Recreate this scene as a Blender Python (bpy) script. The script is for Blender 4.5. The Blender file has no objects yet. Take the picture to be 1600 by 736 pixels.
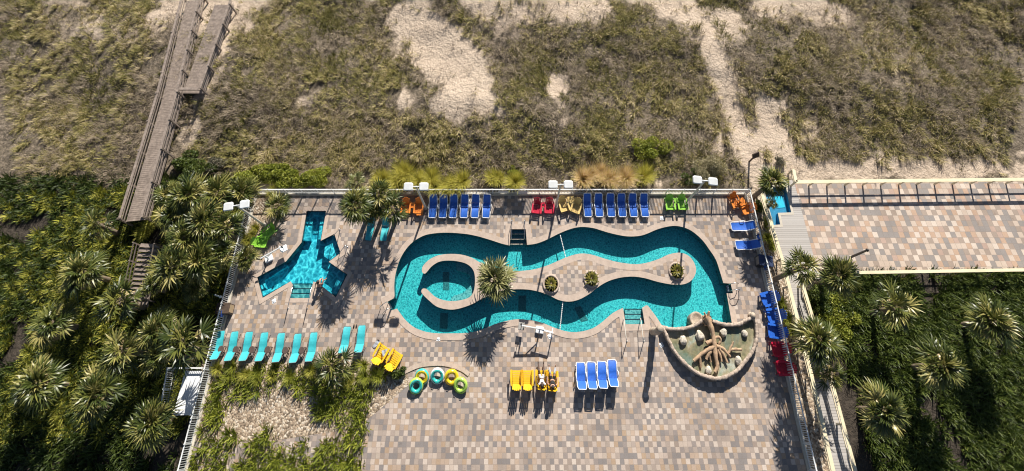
import bpy, bmesh, math, random
import numpy as np
from mathutils import Vector, Matrix, noise
from mathutils.geometry import delaunay_2d_cdt
R = math.radians
random.seed(7); rng = np.random.default_rng(7)
sc = bpy.context.scene
col = sc.collection

# ------------------------------------------------------------------ camera, sky, sun, exposure
F, H, TILT = 922.0, 50.0, R(38.3)          # focal length in photo pixels, height in metres, angle from straight down
cam = bpy.data.objects.new('camera', bpy.data.cameras.new('camera'))
col.objects.link(cam); sc.camera = cam
cam.location = (0, 0, H); cam.rotation_euler = (TILT, 0, 0)
cam.data.sensor_width = 36; cam.data.lens = 36 * F / 1600
cam.data.shift_x = 0.0; cam.data.shift_y = -(368 + 100) / 1600
cam.data.clip_end = 2000
SUN_EL, SUN_AZ = R(36.8), math.atan2(0.266, 0.964)     # azimuth from +Y towards +X
w = bpy.data.worlds.new('World'); sc.world = w; w.use_nodes = True
nt = w.node_tree; sky = nt.nodes.new('ShaderNodeTexSky'); sky.sky_type = 'NISHITA'; sky.sun_disc = False
sky.sun_elevation = SUN_EL; sky.sun_rotation = SUN_AZ; sky.air_density = 1.0; sky.dust_density = 0.6
nt.links.new(sky.outputs[0], nt.nodes['Background'].inputs[0]); nt.nodes['Background'].inputs[1].default_value = 0.05
sun = bpy.data.objects.new('sun', bpy.data.lights.new('sun', 'SUN')); col.objects.link(sun)
sun.data.energy = 5.0; sun.data.angle = R(0.5); sun.data.color = (1.0, 0.945, 0.86)
sd = Vector((math.sin(SUN_AZ) * math.cos(SUN_EL), math.cos(SUN_AZ) * math.cos(SUN_EL), math.sin(SUN_EL)))
sun.rotation_euler = sd.to_track_quat('Z', 'Y').to_euler(); sun.location = sd * 60
sc.view_settings.view_transform = 'Standard'; sc.view_settings.look = 'None'
sc.view_settings.exposure = 0.70; sc.view_settings.gamma = 1.0
sc.cycles.filter_width = 1.1; sc.cycles.max_bounces = 6; sc.cycles.transparent_max_bounces = 8; sc.cycles.caustics_reflective = False
sc.cycles.caustics_refractive = False

# ------------------------------------------------------------------ helpers
def G(px, py, z=0.0):
    """world point at height z seen at a photo pixel (a survey of the place from its photograph)"""
    u = (px - 800) / F; v = (py + 100) / F
    d = math.cos(TILT) + v * math.sin(TILT); t = (H - z) / d
    return Vector((u * t, (math.sin(TILT) - v * math.cos(TILT)) * t, z))

class MB:
    def __init__(s): s.v = []; s.f = []; s.sm = []
    def add(s, vs, fs, smooth=False):
        o = len(s.v); s.v += [tuple(v) for v in vs]; s.f += [tuple(i + o for i in f) for f in fs]; s.sm += [smooth] * len(fs)
    def box(s, c, d, M=None, bev=0.0):
        x, y, z = d[0] / 2, d[1] / 2, d[2] / 2; c = Vector(c)
        if bev > 0:
            b = min(bev, x * .9, y * .9, z * .9)
            pr = [(-x + b, -y), (x - b, -y), (x, -y + b), (x, y - b), (x - b, y), (-x + b, y), (-x, y - b), (-x, -y + b)]
            vs = []
            for zz, k in ((-z, 0), (z - b, 0), (z, b)):
                for p in pr: vs.append(Vector((p[0] * (1 - k / x), p[1] * (1 - k / y), zz)))
            fs = [tuple(reversed(range(8))), tuple(range(16, 24))]
            for l in (0, 8):
                for i in range(8): fs.append((l + i, l + (i + 1) % 8, l + 8 + (i + 1) % 8, l + 8 + i))
        else:
            vs = [Vector((i * x, j * y, k * z)) for k in (-1, 1) for j in (-1, 1) for i in (-1, 1)]
            fs = [(0, 2, 3, 1), (4, 5, 7, 6), (0, 1, 5, 4), (2, 6, 7, 3), (0, 4, 6, 2), (1, 3, 7, 5)]
        vs = [v + c for v in vs]
        if M is not None: vs = [M @ v for v in vs]
        s.add(vs, fs)
    def bar(s, a, b, wd, th):
        """rectangular bar from a to b; wd sideways, th up"""
        a = Vector(a); b = Vector(b); d = b - a; L = d.length; d.normalize()
        side = d.cross(Vector((0, 0, 1)))
        if side.length < 1e-3: side = Vector((1, 0, 0))
        side.normalize(); up = side.cross(d)
        vs = []
        for p in (a, b):
            for i, j in ((-1, -1), (1, -1), (1, 1), (-1, 1)): vs.append(p + side * (i * wd / 2) + up * (j * th / 2))
        s.add(vs, [(0, 1, 2, 3), (7, 6, 5, 4), (0, 4, 5, 1), (1, 5, 6, 2), (2, 6, 7, 3), (3, 7, 4, 0)])
    def tube(s, pts, rad, n=8, caps=True, closed=False):
        pts = [Vector(p) for p in pts]; m = len(pts)
        rr = rad if isinstance(rad, (list, tuple)) else [rad] * m
        rings = []; ref = None
        for i in range(m):
            if closed: d = pts[(i + 1) % m] - pts[i - 1]
            else: d = pts[min(i + 1, m - 1)] - pts[max(i - 1, 0)]
            d.normalize()
            if ref is None: ref = Vector((0, 0, 1)) if abs(d.z) < .9 else Vector((1, 0, 0))
            x = d.cross(ref); 
            if x.length < 1e-4: x = d.orthogonal()
            x.normalize(); y = x.cross(d).normalized(); ref = y
            rings.append([pts[i] + (x * math.cos(2 * math.pi * k / n) + y * math.sin(2 * math.pi * k / n)) * rr[i] for k in range(n)])
        vs = [v for r in rings for v in r]; fs = []
        for i in range(m if closed else m - 1):
            a = i * n; b = ((i + 1) % m) * n
            for k in range(n): fs.append((a + k, b + k, b + (k + 1) % n, a + (k + 1) % n))
        s.add(vs, fs, True)
        if caps and not closed: s.add(rings[0], [tuple(range(n))]); s.add(rings[-1], [tuple(reversed(range(n)))])
    def lathe(s, prof, n=16, c=(0, 0, 0), sy=1.0):
        c = Vector(c); vs = []; fs = []
        for r, z in prof:
            for k in range(n): vs.append(c + Vector((r * math.cos(2 * math.pi * k / n), sy * r * math.sin(2 * math.pi * k / n), z)))
        for i in range(len(prof) - 1):
            for k in range(n): fs.append((i * n + k, i * n + (k + 1) % n, (i + 1) * n + (k + 1) % n, (i + 1) * n + k))
        s.add(vs, fs, True)
        if prof[-1][0] > 1e-4: s.add(vs[-n:], [tuple(range(n))])
        if prof[0][0] > 1e-4: s.add(vs[:n], [tuple(reversed(range(n)))])
    def prism(s, pts, z0, z1):
        n = len(pts); a = sum(pts[i][0] * pts[(i + 1) % n][1] - pts[(i + 1) % n][0] * pts[i][1] for i in range(n))
        if a < 0: pts = list(reversed(pts))
        vs = [(p[0], p[1], z0) for p in pts] + [(p[0], p[1], z1) for p in pts]
        fs = [tuple(reversed(range(n))), tuple(range(n, 2 * n))] + [(i, (i + 1) % n, n + (i + 1) % n, n + i) for i in range(n)]
        s.add(vs, fs)
    def xf(s, M): s.v = [tuple(M @ Vector(v)) for v in s.v]; return s
    def build(s, name, mat, parent=None):
        me = bpy.data.meshes.new(name); me.from_pydata(s.v, [], s.f); me.polygons.foreach_set('use_smooth', s.sm)
        me.update(); me.materials.append(mat)
        o = bpy.data.objects.new(name, me); col.objects.link(o)
        if parent: o.parent = parent
        return o

def tag(o, label=None, cat=None, group=None, kind=None):
    if label: o['label'] = label
    if cat: o['category'] = cat
    if group: o['group'] = group
    if kind: o['kind'] = kind
    return o
def thing(name, loc=(0, 0, 0), rz=0.0, label=None, cat=None, group=None):
    o = bpy.data.objects.new(name, None); col.objects.link(o); o.location = loc; o.rotation_euler = (0, 0, rz)
    o.empty_display_size = .2
    return tag(o, label, cat, group)
def copy_tree(o, loc=None, rz=None, label=None, group=None, scale=None):
    def rec(x, par):
        c = x.copy(); col.objects.link(c); c.parent = par
        for ch in [k for k in kids.get(x.name, [])]: rec(ch, c)
        return c
    kids = {}
    for k in bpy.data.objects:
        if k.parent: kids.setdefault(k.parent.name, []).append(k)
    r = rec(o, None)
    return place(r, loc, rz, label, group, scale)
def place(r, loc=None, rz=None, label=None, group=None, scale=None):
    if loc is not None: r.location = loc
    if rz is not None: r.rotation_euler = (0, 0, rz)
    if scale is not None: r.scale = (scale,) * 3 if not isinstance(scale, tuple) else scale
    if label: r['label'] = label
    if group: r['group'] = group
    return r

def mesh_np(name, V, Fq, mat, attr=None, smooth=False, parent=None):
    me = bpy.data.meshes.new(name); k = Fq.shape[1]
    me.vertices.add(len(V)); me.vertices.foreach_set('co', V.astype(np.float32).ravel())
    me.loops.add(Fq.size); me.loops.foreach_set('vertex_index', Fq.astype(np.int32).ravel())
    me.polygons.add(len(Fq)); me.polygons.foreach_set('loop_start', np.arange(len(Fq), dtype=np.int32) * k)
    me.polygons.foreach_set('loop_total', np.full(len(Fq), k, dtype=np.int32))
    if smooth: me.polygons.foreach_set('use_smooth', np.ones(len(Fq), dtype=bool))
    if attr is not None:
        a = me.attributes.new('tone', 'FLOAT', 'POINT'); a.data.foreach_set('value', attr.astype(np.float32))
    me.update(calc_edges=True); me.validate(); me.materials.append(mat)
    o = bpy.data.objects.new(name, me); col.objects.link(o)
    if parent: o.parent = parent
    return o

# ------------------------------------------------------------------ materials
class N:
    def __init__(s, name):
        s.m = bpy.data.materials.new(name); s.m.use_nodes = True; s.t = s.m.node_tree; s.b = s.t.nodes['Principled BSDF']
    def n(s, t, **k):
        x = s.t.nodes.new(t)
        for a, b in k.items(): setattr(x, a, b)
        return x
    def l(s, a, b): s.t.links.new(a, b)
    def coord(s): return s.n('ShaderNodeTexCoord').outputs['Object']
    def noise(s, scale, vec=None, detail=3, rough=.55, dist=0):
        x = s.n('ShaderNodeTexNoise'); x.inputs['Scale'].default_value = scale; x.inputs['Detail'].default_value = detail
        x.inputs['Roughness'].default_value = rough; x.inputs['Distortion'].default_value = dist
        if vec is not None: s.l(vec, x.inputs['Vector'])
        return x.outputs['Fac']
    def ramp(s, fac, stops, interp='LINEAR'):
        r = s.n('ShaderNodeValToRGB'); r.color_ramp.interpolation = interp; e = r.color_ramp.elements
        while len(e) < len(stops): e.new(0.5)
        for i, (p, c) in enumerate(stops):
            e[i].position = p; e[i].color = (*c, 1) if len(c) == 3 else c
        s.l(fac, r.inputs[0]); return r.outputs[0]
    def math(s, op, a, b=None):
        x = s.n('ShaderNodeMath', operation=op)
        for i, q in enumerate((a, b)):
            if q is None: continue
            if isinstance(q, (int, float)): x.inputs[i].default_value = q
            else: s.l(q, x.inputs[i])
        return x.outputs[0]
    def mix(s, fac, a, b, blend='MIX'):
        x = s.n('ShaderNodeMix', data_type='RGBA', blend_type=blend)
        for i, q in ((0, fac), (6, a), (7, b)):
            if isinstance(q, (int, float)): x.inputs[i].default_value = q
            elif isinstance(q, tuple): x.inputs[i].default_value = (*q, 1)
            else: s.l(q, x.inputs[i])
        return x.outputs[2]
    def bump(s, h, strength=.3, dist=.02):
        x = s.n('ShaderNodeBump'); x.inputs['Strength'].default_value = strength; x.inputs['Distance'].default_value = dist
        s.l(h, x.inputs['Height']); s.l(x.outputs[0], s.b.inputs['Normal'])
    def color(s, c): 
        if isinstance(c, tuple): s.b.inputs['Base Color'].default_value = (*c, 1)
        else: s.l(c, s.b.inputs['Base Color'])
    def rough(s, v, metal=0): s.b.inputs['Roughness'].default_value = v; s.b.inputs['Metallic'].default_value = metal

def mat(name, c, rough=.55, var=.18, scale=6, bump=0, metal=0, stretch=None, dirt=None):
    k = N(name); k.rough(rough, metal); v = k.coord()
    if stretch:
        mp = k.n('ShaderNodeMapping'); mp.inputs['Scale'].default_value = stretch; k.l(v, mp.inputs[0]); v = mp.outputs[0]
    f = k.noise(scale, v, 4)
    lo = tuple(x * (1 - var) for x in c); hi = tuple(min(1, x * (1 + var)) for x in c)
    cc = k.ramp(f, [(.3, lo), (.7, hi)])
    if dirt: cc = k.mix(k.ramp(k.noise(scale * .35, k.coord(), 5), [(.45, (0, 0, 0)), (.75, (.6, .6, .6))]), cc, dirt)
    k.color(cc)
    if bump: k.bump(k.noise(scale * 4, v, 4), bump)
    return k.m

def leafmat(name, stops, rough=.45, trans=.25, tone=True):
    k = N(name); k.rough(rough)
    if tone:
        a = k.n('ShaderNodeAttribute'); a.attribute_name = 'tone'; f = a.outputs['Fac']
    else: f = k.noise(1.5, k.coord())
    c = k.ramp(f, stops); k.color(c)
    tr = k.n('ShaderNodeBsdfTranslucent'); k.l(c, tr.inputs[0]); mx = k.n('ShaderNodeMixShader'); mx.inputs[0].default_value = trans
    k.l(k.b.outputs[0], mx.inputs[1]); k.l(tr.outputs[0], mx.inputs[2]); k.l(mx.outputs[0], k.t.nodes['Material Output'].inputs[0])
    return k.m

def paver_mat(name, size, pal, joint=(.20, .16, .13), yaw=0.0, checker=.34):
    k = N(name); k.rough(.8)
    mp = k.n('ShaderNodeMapping'); mp.inputs['Scale'].default_value = (1 / size, 1 / size, 1); mp.inputs['Rotation'].default_value = (0, 0, yaw)
    wob = k.n('ShaderNodeVectorMath', operation='MULTIPLY_ADD')
    k.l(k.coord(), mp.inputs[0])
    nz = k.n('ShaderNodeTexNoise'); nz.inputs['Scale'].default_value = .15; k.l(k.coord(), nz.inputs['Vector'])
    k.l(nz.outputs['Color'], wob.inputs[0]); wob.inputs[1].default_value = (.35, .35, 0); k.l(mp.outputs[0], wob.inputs[2])
    sp = k.n('ShaderNodeSeparateXYZ'); k.l(wob.outputs[0], sp.inputs[0])
    fy = k.math('FLOOR', sp.outputs[1])
    # some rows slip by part of a stone
    wn0 = k.n('ShaderNodeTexWhiteNoise', noise_dimensions='1D'); k.l(fy, wn0.inputs['W'])
    xs = k.math('ADD', sp.outputs[0], k.math('MULTIPLY', wn0.outputs['Value'], .28))
    fx = k.math('FLOOR', xs)
    # every so often two neighbouring stones are one long stone: drop the low bit of the column
    cb0 = k.n('ShaderNodeCombineXYZ'); k.l(k.math('FLOOR', k.math('MULTIPLY', fx, .5)), cb0.inputs[0]); k.l(fy, cb0.inputs[1]); cb0.inputs[2].default_value = 3
    wl = k.n('ShaderNodeTexWhiteNoise', noise_dimensions='3D'); k.l(cb0.outputs[0], wl.inputs['Vector'])
    long_ = k.math('LESS_THAN', wl.outputs['Value'], .07)
    even = k.math('MULTIPLY', k.math('FLOOR', k.math('MULTIPLY', fx, .5)), 2)
    fx2 = k.math('ADD', k.math('MULTIPLY', fx, k.math('SUBTRACT', 1, long_)), k.math('MULTIPLY', even, long_))
    cb = k.n('ShaderNodeCombineXYZ'); k.l(fx2, cb.inputs[0]); k.l(fy, cb.inputs[1])
    wn = k.n('ShaderNodeTexWhiteNoise', noise_dimensions='3D'); k.l(cb.outputs[0], wn.inputs['Vector'])
    par = k.math('ABSOLUTE', k.math('MODULO', k.math('ADD', fx, fy), 2))
    v = k.math('ADD', k.math('MULTIPLY', wn.outputs['Value'], 1 - checker), k.math('MULTIPLY', par, checker))
    c = k.ramp(v, pal, 'CONSTANT')
    grain = k.noise(22, k.coord(), 4, .7)
    c = k.mix(1.0, c, k.ramp(grain, [(.25, (.80, .80, .80)), (.75, (1.15, 1.15, 1.15))]), 'MULTIPLY')
    stain = k.noise(.35, k.coord(), 5, .6)
    c = k.mix(1.0, c, k.ramp(stain, [(.3, (.84, .82, .80)), (.7, (1.08, 1.08, 1.08))]), 'MULTIPLY')
    spot = k.noise(1.7, k.coord(), 6, .75); c = k.mix(1.0, c, k.ramp(spot, [(.30, (.74, .72, .70)), (.40, (1, 1, 1))]), 'MULTIPLY')
    def edge(p): 
        fr = k.math('FRACT', p); return k.math('MINIMUM', fr, k.math('SUBTRACT', 1, fr))
    ex = k.math('ADD', edge(xs), k.math('MULTIPLY', k.math('MULTIPLY', long_, .5), k.math('GREATER_THAN', k.math('ABSOLUTE', k.math('SUBTRACT', k.math('FRACT', k.math('MULTIPLY', xs, .5)), .5)), .25)) if False else 0.0)
    e = k.math('MINIMUM', ex, edge(sp.outputs[1]))
    j = k.math('LESS_THAN', e, .035)
    c = k.mix(k.math('MULTIPLY', j, .55), c, joint); k.color(c)
    k.bump(k.math('ADD', k.math('MULTIPLY', k.math('SUBTRACT', 1, j), .5), k.math('MULTIPLY', grain, .3)), .35, .01)
    return k.m

PAL = [(0, (.285, .225, .185)), (.10, (.37, .265, .18)), (.20, (.26, .218, .195)), (.32, (.40, .30, .225)), (.40, (.215, .19, .178)), (.52, (.34, .275, .23)),
       (.62, (.46, .375, .31)), (.74, (.40, .33, .27)), (.82, (.50, .42, .355)), (.92, (.42, .34, .285))]
M = {}
M['paver'] = paver_mat('pavers', .278, PAL)
PAL2 = [(0, (.33, .26, .21)), (.2, (.45, .31, .22)), (.35, (.27, .24, .22)), (.55, (.52, .42, .34)), (.8, (.42, .30, .24)), (.9, (.58, .49, .41))]
M['paver2'] = paver_mat('pavers_neighbour', .40, PAL2, yaw=0, checker=.38)
M['coping'] = mat('coping', (.45, .355, .285), .75, .10, 5, .2, dirt=(.30, .235, .19))
M['curb'] = mat('curb', (.50, .45, .37), .8, .12, 3, .2)
M['white_metal'] = mat('white_powder_coat', (.68, .69, .68), .4, .06, 3, dirt=(.50, .49, .45))
M['white_plastic'] = mat('white_plastic', (.74, .75, .76), .35, .06, 3)
M['pole_metal'] = mat('pole_metal', (.58, .54, .47), .4, .08, 3)
M['steel'] = mat('steel_tube', (.62, .62, .62), .25, .05, 9, metal=1)
M['dark_metal'] = mat('dark_metal', (.03, .03, .033), .4, .2, 6)
M['grey_frame'] = mat('grey_frame', (.16, .15, .14), .5, .2, 6)
M['blue_sling'] = mat('blue_sling', (.018, .115, .50), .6, .14, 7, .1)
M['teal_sling'] = mat('teal_sling', (.035, .40, .44), .6, .12, 5, .1)
M['yellow'] = mat('yellow_plastic', (.76, .46, .018), .4, .08, 4)
M['tan_yellow'] = mat('faded_yellow_plastic', (.66, .46, .16), .5, .1, 4)
M['red'] = mat('red_plastic', (.50, .010, .04), .4, .12, 4)
M['orange'] = mat('orange_plastic', (.72, .22, .03), .4, .12, 4)
M['green'] = mat('lime_plastic', (.26, .55, .06), .4, .1, 4)
M['blue'] = mat('blue_plastic', (.015, .11, .50), .4, .12, 4)
M['brown'] = mat('brown_plastic', (.085, .055, .045), .6, .2, 5)
M['tan_box'] = mat('tan_panel', (.50, .37, .22), .6, .1, 4)
M['black'] = mat('black_plastic', (.012, .012, .016), .45, .2, 5)
M['grey_panel'] = mat('grey_panel', (.22, .2, .18), .6, .1, 4)
M['cream'] = mat('cream_rail', (.74, .64, .43), .55, .07, 2, dirt=(.55, .46, .30))
M['rock'] = mat('artificial_rock', (.42, .34, .26), .9, .3, 5, .6, dirt=(.24, .19, .14))
M['pale_rock'] = mat('pale_rock', (.52, .46, .37), .85, .25, 6, .5)
M['rim_rock'] = mat('rim_rock', (.43, .34, .27), .9, .4, 9, .9, dirt=(.20, .15, .11))
M['driftwood'] = mat('driftwood', (.42, .28, .17), .85, .3, 7, .6, dirt=(.22, .14, .09))
M['wood_trunk'] = mat('palm_trunk', (.20, .15, .105), .9, .4, 9, .8, stretch=(1, 1, 5))
M['bark'] = mat('shrub_stem', (.13, .09, .06), .9, .3, 8, .3)
M['skin'] = mat('skin', (.50, .28, .19), .5, .08, 4)
M['skin_dark'] = mat('skin_dark', (.075, .04, .028), .5, .1, 4)
M['cloth_grey'] = mat('grey_cloth', (.30, .32, .36), .8, .25, 10)
M['cloth_white'] = mat('white_cloth', (.62, .60, .60), .8, .25, 25)
M['cloth_black'] = mat('black_cloth', (.015, .015, .018), .8, .2, 8)
M['cloth_navy'] = mat('navy_cloth', (.02, .035, .09), .8, .2, 8)
M['hair'] = mat('dark_hair', (.018, .012, .01), .6, .3, 20)
M['rope'] = mat('white_rope', (.7, .72, .7), .6, .1, 9)
M['concrete'] = mat('concrete', (.30, .29, .27), .85, .15, 3, .3)
M['wood_dark'] = mat('dark_wood', (.07, .045, .03), .8, .3, 5, .3)
M['gravel_mat'] = None

def plank_mat(name, a, b, pitch, axis=1, gap=(.03, .025, .02)):
    k = N(name); k.rough(.85); sp = k.n('ShaderNodeSeparateXYZ'); k.l(k.coord(), sp.inputs[0])
    q = k.math('MULTIPLY', sp.outputs[axis], 1 / pitch); fl = k.math('FLOOR', q)
    wn = k.n('ShaderNodeTexWhiteNoise', noise_dimensions='1D'); k.l(fl, wn.inputs['W'])
    mp = k.n('ShaderNodeMapping'); mp.inputs['Scale'].default_value = (1.5, 14, 3) if axis == 1 else (14, 1.5, 3); k.l(k.coord(), mp.inputs[0])
    g = k.noise(1.5, mp.outputs[0], 4)
    v = k.math('ADD', k.math('MULTIPLY', wn.outputs['Value'], .6), k.math('MULTIPLY', g, .4))
    c = k.ramp(v, [(.1, a), (.9, b)]); fr = k.math('FRACT', q); c = k.mix(k.math('LESS_THAN', fr, .07), c, gap); k.color(c)
    return k.m
M['planks'] = plank_mat('weathered_planks', (.24, .175, .14), (.42, .33, .27), .15)
M['planks_grey'] = plank_mat('grey_planks', (.37, .34, .31), (.46, .43, .40), .15)
M['weathered'] = mat('weathered_rail', (.25, .20, .165), .85, .3, 4, .3, dirt=(.13, .10, .08))

def pool_mat(name, base, lo, fine, band=(.006, .06, .075)):
    k = N(name); k.rough(.5); f = k.noise(fine, k.coord(), 3, .6); big = k.noise(.25, k.coord(), 3)
    c = k.mix(k.ramp(f, [(.38, (0, 0, 0)), (.62, (1, 1, 1))]), lo, base)
    c = k.mix(1.0, c, k.ramp(big, [(.3, (.9, .92, .92)), (.7, (1.08, 1.05, 1.05))]), 'MULTIPLY')
    k.color(c); return k.m
M['pool_floor'] = pool_mat('pool_plaster', (.035, .60, .60), (.018, .36, .40), 11)
M['pool_floor2'] = pool_mat('small_pool_plaster', (.07, .78, .88), (.03, .55, .68), 8)
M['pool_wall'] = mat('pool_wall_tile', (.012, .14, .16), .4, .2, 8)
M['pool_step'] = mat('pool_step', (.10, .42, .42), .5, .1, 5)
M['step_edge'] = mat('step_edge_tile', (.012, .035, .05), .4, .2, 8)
M['pool_n'] = pool_mat('neighbour_pool_plaster', (.02, .60, .85), (.02, .50, .75), 4)
M['pool_nwall'] = mat('neighbour_pool_tile', (.03, .24, .42), .4, .3, 20)

M['drain'] = mat('drain_grating', (.012, .17, .18), .5, .3, 30)
def water_mat(name, scale, dark, bright, sharp, ramp_lo, ramp_hi, dist=.25):
    """rippled water: a fresnel reflection over clear tinted water with a caustic light pattern painted into its see-through tint"""
    k = N(name); k.t.nodes.remove(k.b)
    v = k.coord(); nz = k.n('ShaderNodeTexNoise'); nz.inputs['Scale'].default_value = scale * .6; nz.inputs['Detail'].default_value = 2; k.l(v, nz.inputs['Vector'])
    add = k.n('ShaderNodeVectorMath', operation='MULTIPLY_ADD'); k.l(nz.outputs['Color'], add.inputs[0]); add.inputs[1].default_value = (dist,) * 3; k.l(v, add.inputs[2])
    vo = k.n('ShaderNodeTexVoronoi', feature='DISTANCE_TO_EDGE'); vo.inputs['Scale'].default_value = scale; k.l(add.outputs[0], vo.inputs['Vector'])
    f = k.noise(scale * 1.3, add.outputs[0], 3, .6)
    line = k.math('SUBTRACT', 1, k.math('MINIMUM', k.math('MULTIPLY', vo.outputs['Distance'], sharp), 1))
    s = k.math('ADD', k.math('MULTIPLY', line, .6), k.math('MULTIPLY', f, .55))
    c = k.ramp(s, [(ramp_lo, dark), (ramp_hi, bright)])  # caustic sparkle painted as dark and bright tint, not focused by the ripples
    tr = k.n('ShaderNodeBsdfTransparent'); k.l(c, tr.inputs[0])
    gl = k.n('ShaderNodeBsdfGlossy'); gl.inputs['Roughness'].default_value = .06
    b = k.n('ShaderNodeBump'); b.inputs['Strength'].default_value = .35; b.inputs['Distance'].default_value = .04
    k.l(k.noise(scale * 1.1, v, 3), b.inputs['Height']); k.l(b.outputs[0], gl.inputs['Normal'])
    fr = k.n('ShaderNodeLayerWeight'); k.l(b.outputs[0], fr.inputs['Normal'])      # Schlick: .02 + .98 (1 - cos)^5, the same from both sides
    sch = k.math('ADD', k.math('MULTIPLY', k.math('POWER', fr.outputs['Facing'], 5), .98), .02)
    mx = k.n('ShaderNodeMixShader'); k.l(sch, mx.inputs[0]); k.l(tr.outputs[0], mx.inputs[1]); k.l(gl.outputs[0], mx.inputs[2])
    k.l(mx.outputs[0], k.t.nodes['Material Output'].inputs[0]); return k.m
M['water'] = water_mat('river_water', 6.0, (.34, .54, .58), (1, 1, 1), 2.6, .30, .80)
M['water2'] = water_mat('activity_pool_water', 2.2, (.34, .54, .60), (1, 1, 1), 4.6, .34, .82, .35)
M['water3'] = water_mat('still_water', 2.5, (.78, .85, .8), (1, 1, 1), 3.0, .2, .8)

def sand_mat():
    k = N('dune_sand'); k.rough(.95); v = k.coord()
    a = k.n('ShaderNodeAttribute'); a.attribute_name = 'tone'
    fine = k.noise(9, v, 5, .7); foot = k.noise(2.8, v, 3, .6); big = k.noise(.3, v, 4)
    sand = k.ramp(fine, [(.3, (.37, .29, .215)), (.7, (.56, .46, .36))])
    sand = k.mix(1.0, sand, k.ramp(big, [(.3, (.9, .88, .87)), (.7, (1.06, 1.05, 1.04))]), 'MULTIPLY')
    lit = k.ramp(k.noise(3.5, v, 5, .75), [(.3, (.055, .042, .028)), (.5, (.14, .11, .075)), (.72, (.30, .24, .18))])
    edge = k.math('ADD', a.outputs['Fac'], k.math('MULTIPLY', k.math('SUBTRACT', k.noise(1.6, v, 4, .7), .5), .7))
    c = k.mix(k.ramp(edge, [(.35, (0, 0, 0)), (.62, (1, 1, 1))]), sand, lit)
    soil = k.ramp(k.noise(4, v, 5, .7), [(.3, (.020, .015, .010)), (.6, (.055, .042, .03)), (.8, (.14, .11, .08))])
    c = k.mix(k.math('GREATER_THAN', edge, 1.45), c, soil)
    k.color(c); k.bump(k.math('ADD', k.math('MULTIPLY', foot, 1.0), k.math('MULTIPLY', fine, .3)), .9, .2)
    return k.m
M['sand'] = sand_mat()
def gravel():
    k = N('river_rock_gravel'); k.rough(.85); vo = k.n('ShaderNodeTexVoronoi'); vo.inputs['Scale'].default_value = 9; k.l(k.coord(), vo.inputs['Vector'])
    sp = k.n('ShaderNodeSeparateColor'); k.l(vo.outputs['Color'], sp.inputs[0])
    c = k.ramp(sp.outputs[0], [(0, (.12, .09, .06)), (.4, (.30, .22, .15)), (.75, (.44, .35, .25)), (1, (.56, .49, .40))])
    k.color(c); k.bump(k.math('SUBTRACT', 1, vo.outputs['Distance']), .8, .05); return k.m
M['gravel'] = gravel()
M['mulch'] = mat('dark_soil', (.060, .045, .032), .95, .5, 5, .6)

GREEN_PALM = [(0, (.020, .034, .008)), (.35, (.070, .092, .018)), (.65, (.19, .19, .042)), (.88, (.40, .34, .12)), (1, (.46, .35, .20))]
M['palm'] = leafmat('fan_palm_leaf', GREEN_PALM, .4, .2)
M['palm_pale'] = leafmat('pale_palm_leaf', [(0, (.05, .065, .02)), (.4, (.17, .18, .06)), (1, (.42, .38, .18))], .4, .2)
M['cycad'] = leafmat('cycad_leaf', [(0, (.05, .06, .01)), (.5, (.16, .15, .025)), (1, (.34, .26, .05))], .4, .2)
M['dunegrass'] = leafmat('dune_grass_blades', [(0, (.045, .043, .012)), (.25, (.13, .130, .026)), (.5, (.26, .228, .055)), (.72, (.42, .34, .135)), (1, (.68, .55, .35))], .7, .2)
M['thatch'] = leafmat('dead_stalks', [(0, (.09, .07, .045)), (.5, (.27, .21, .14)), (1, (.52, .42, .30))], .8, .1)
M['yellowgreen'] = leafmat('yellow_green_leaf', [(0, (.08, .11, .01)), (.5, (.28, .31, .03)), (1, (.50, .48, .09))], .6, .3)
M['plume'] = leafmat('tan_plume_grass', [(0, (.16, .15, .03)), (.4, (.45, .38, .08)), (.7, (.68, .52, .20)), (1, (.80, .62, .40))], .7, .3)
M['gold_grass'] = leafmat('gold_green_grass', [(0, (.10, .11, .01)), (.5, (.36, .36, .04)), (1, (.66, .58, .14))], .7, .3)
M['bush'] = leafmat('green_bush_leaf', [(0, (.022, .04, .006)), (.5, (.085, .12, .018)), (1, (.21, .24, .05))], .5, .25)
M['palebush'] = leafmat('pale_flowering_bush', [(0, (.10, .10, .04)), (.45, (.32, .28, .15)), (1, (.60, .52, .34))], .7, .2)
M['greybush'] = leafmat('grey_bush', [(0, (.05, .05, .03)), (.5, (.16, .15, .10)), (1, (.34, .30, .22))], .7, .2)

# ------------------------------------------------------------------ outlines
def cr(p0, p1, p2, p3, t):
    return .5 * ((2 * p1) + (p2 - p0) * t + (2 * p0 - 5 * p1 + 4 * p2 - p3) * t * t + (3 * p1 - p0 - 3 * p2 + p3) * t ** 3)
def outline(pts, k=4, z=0.0):
    """closed outline of photo points; a third item marks a sharp corner; the rest is a smooth curve"""
    n = len(pts); W = [G(p[0], p[1], z) for p in pts]; S = [len(p) > 2 for p in pts]; out = []
    for i in range(n):
        a, b = W[i], W[(i + 1) % n]
        if S[i] and S[(i + 1) % n]: out.append(a); continue
        p0 = a - (b - a) if S[i] else W[i - 1]; p3 = b + (b - a) if S[(i + 1) % n] else W[(i + 2) % n]
        for j in range(k): out.append(cr(p0, a, b, p3, j / k))
    return [(p.x, p.y) for p in out]
def area(P): return .5 * sum(P[i][0] * P[(i + 1) % len(P)][1] - P[(i + 1) % len(P)][0] * P[i][1] for i in range(len(P)))
def ccw(P): return P if area(P) > 0 else list(reversed(P))
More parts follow.
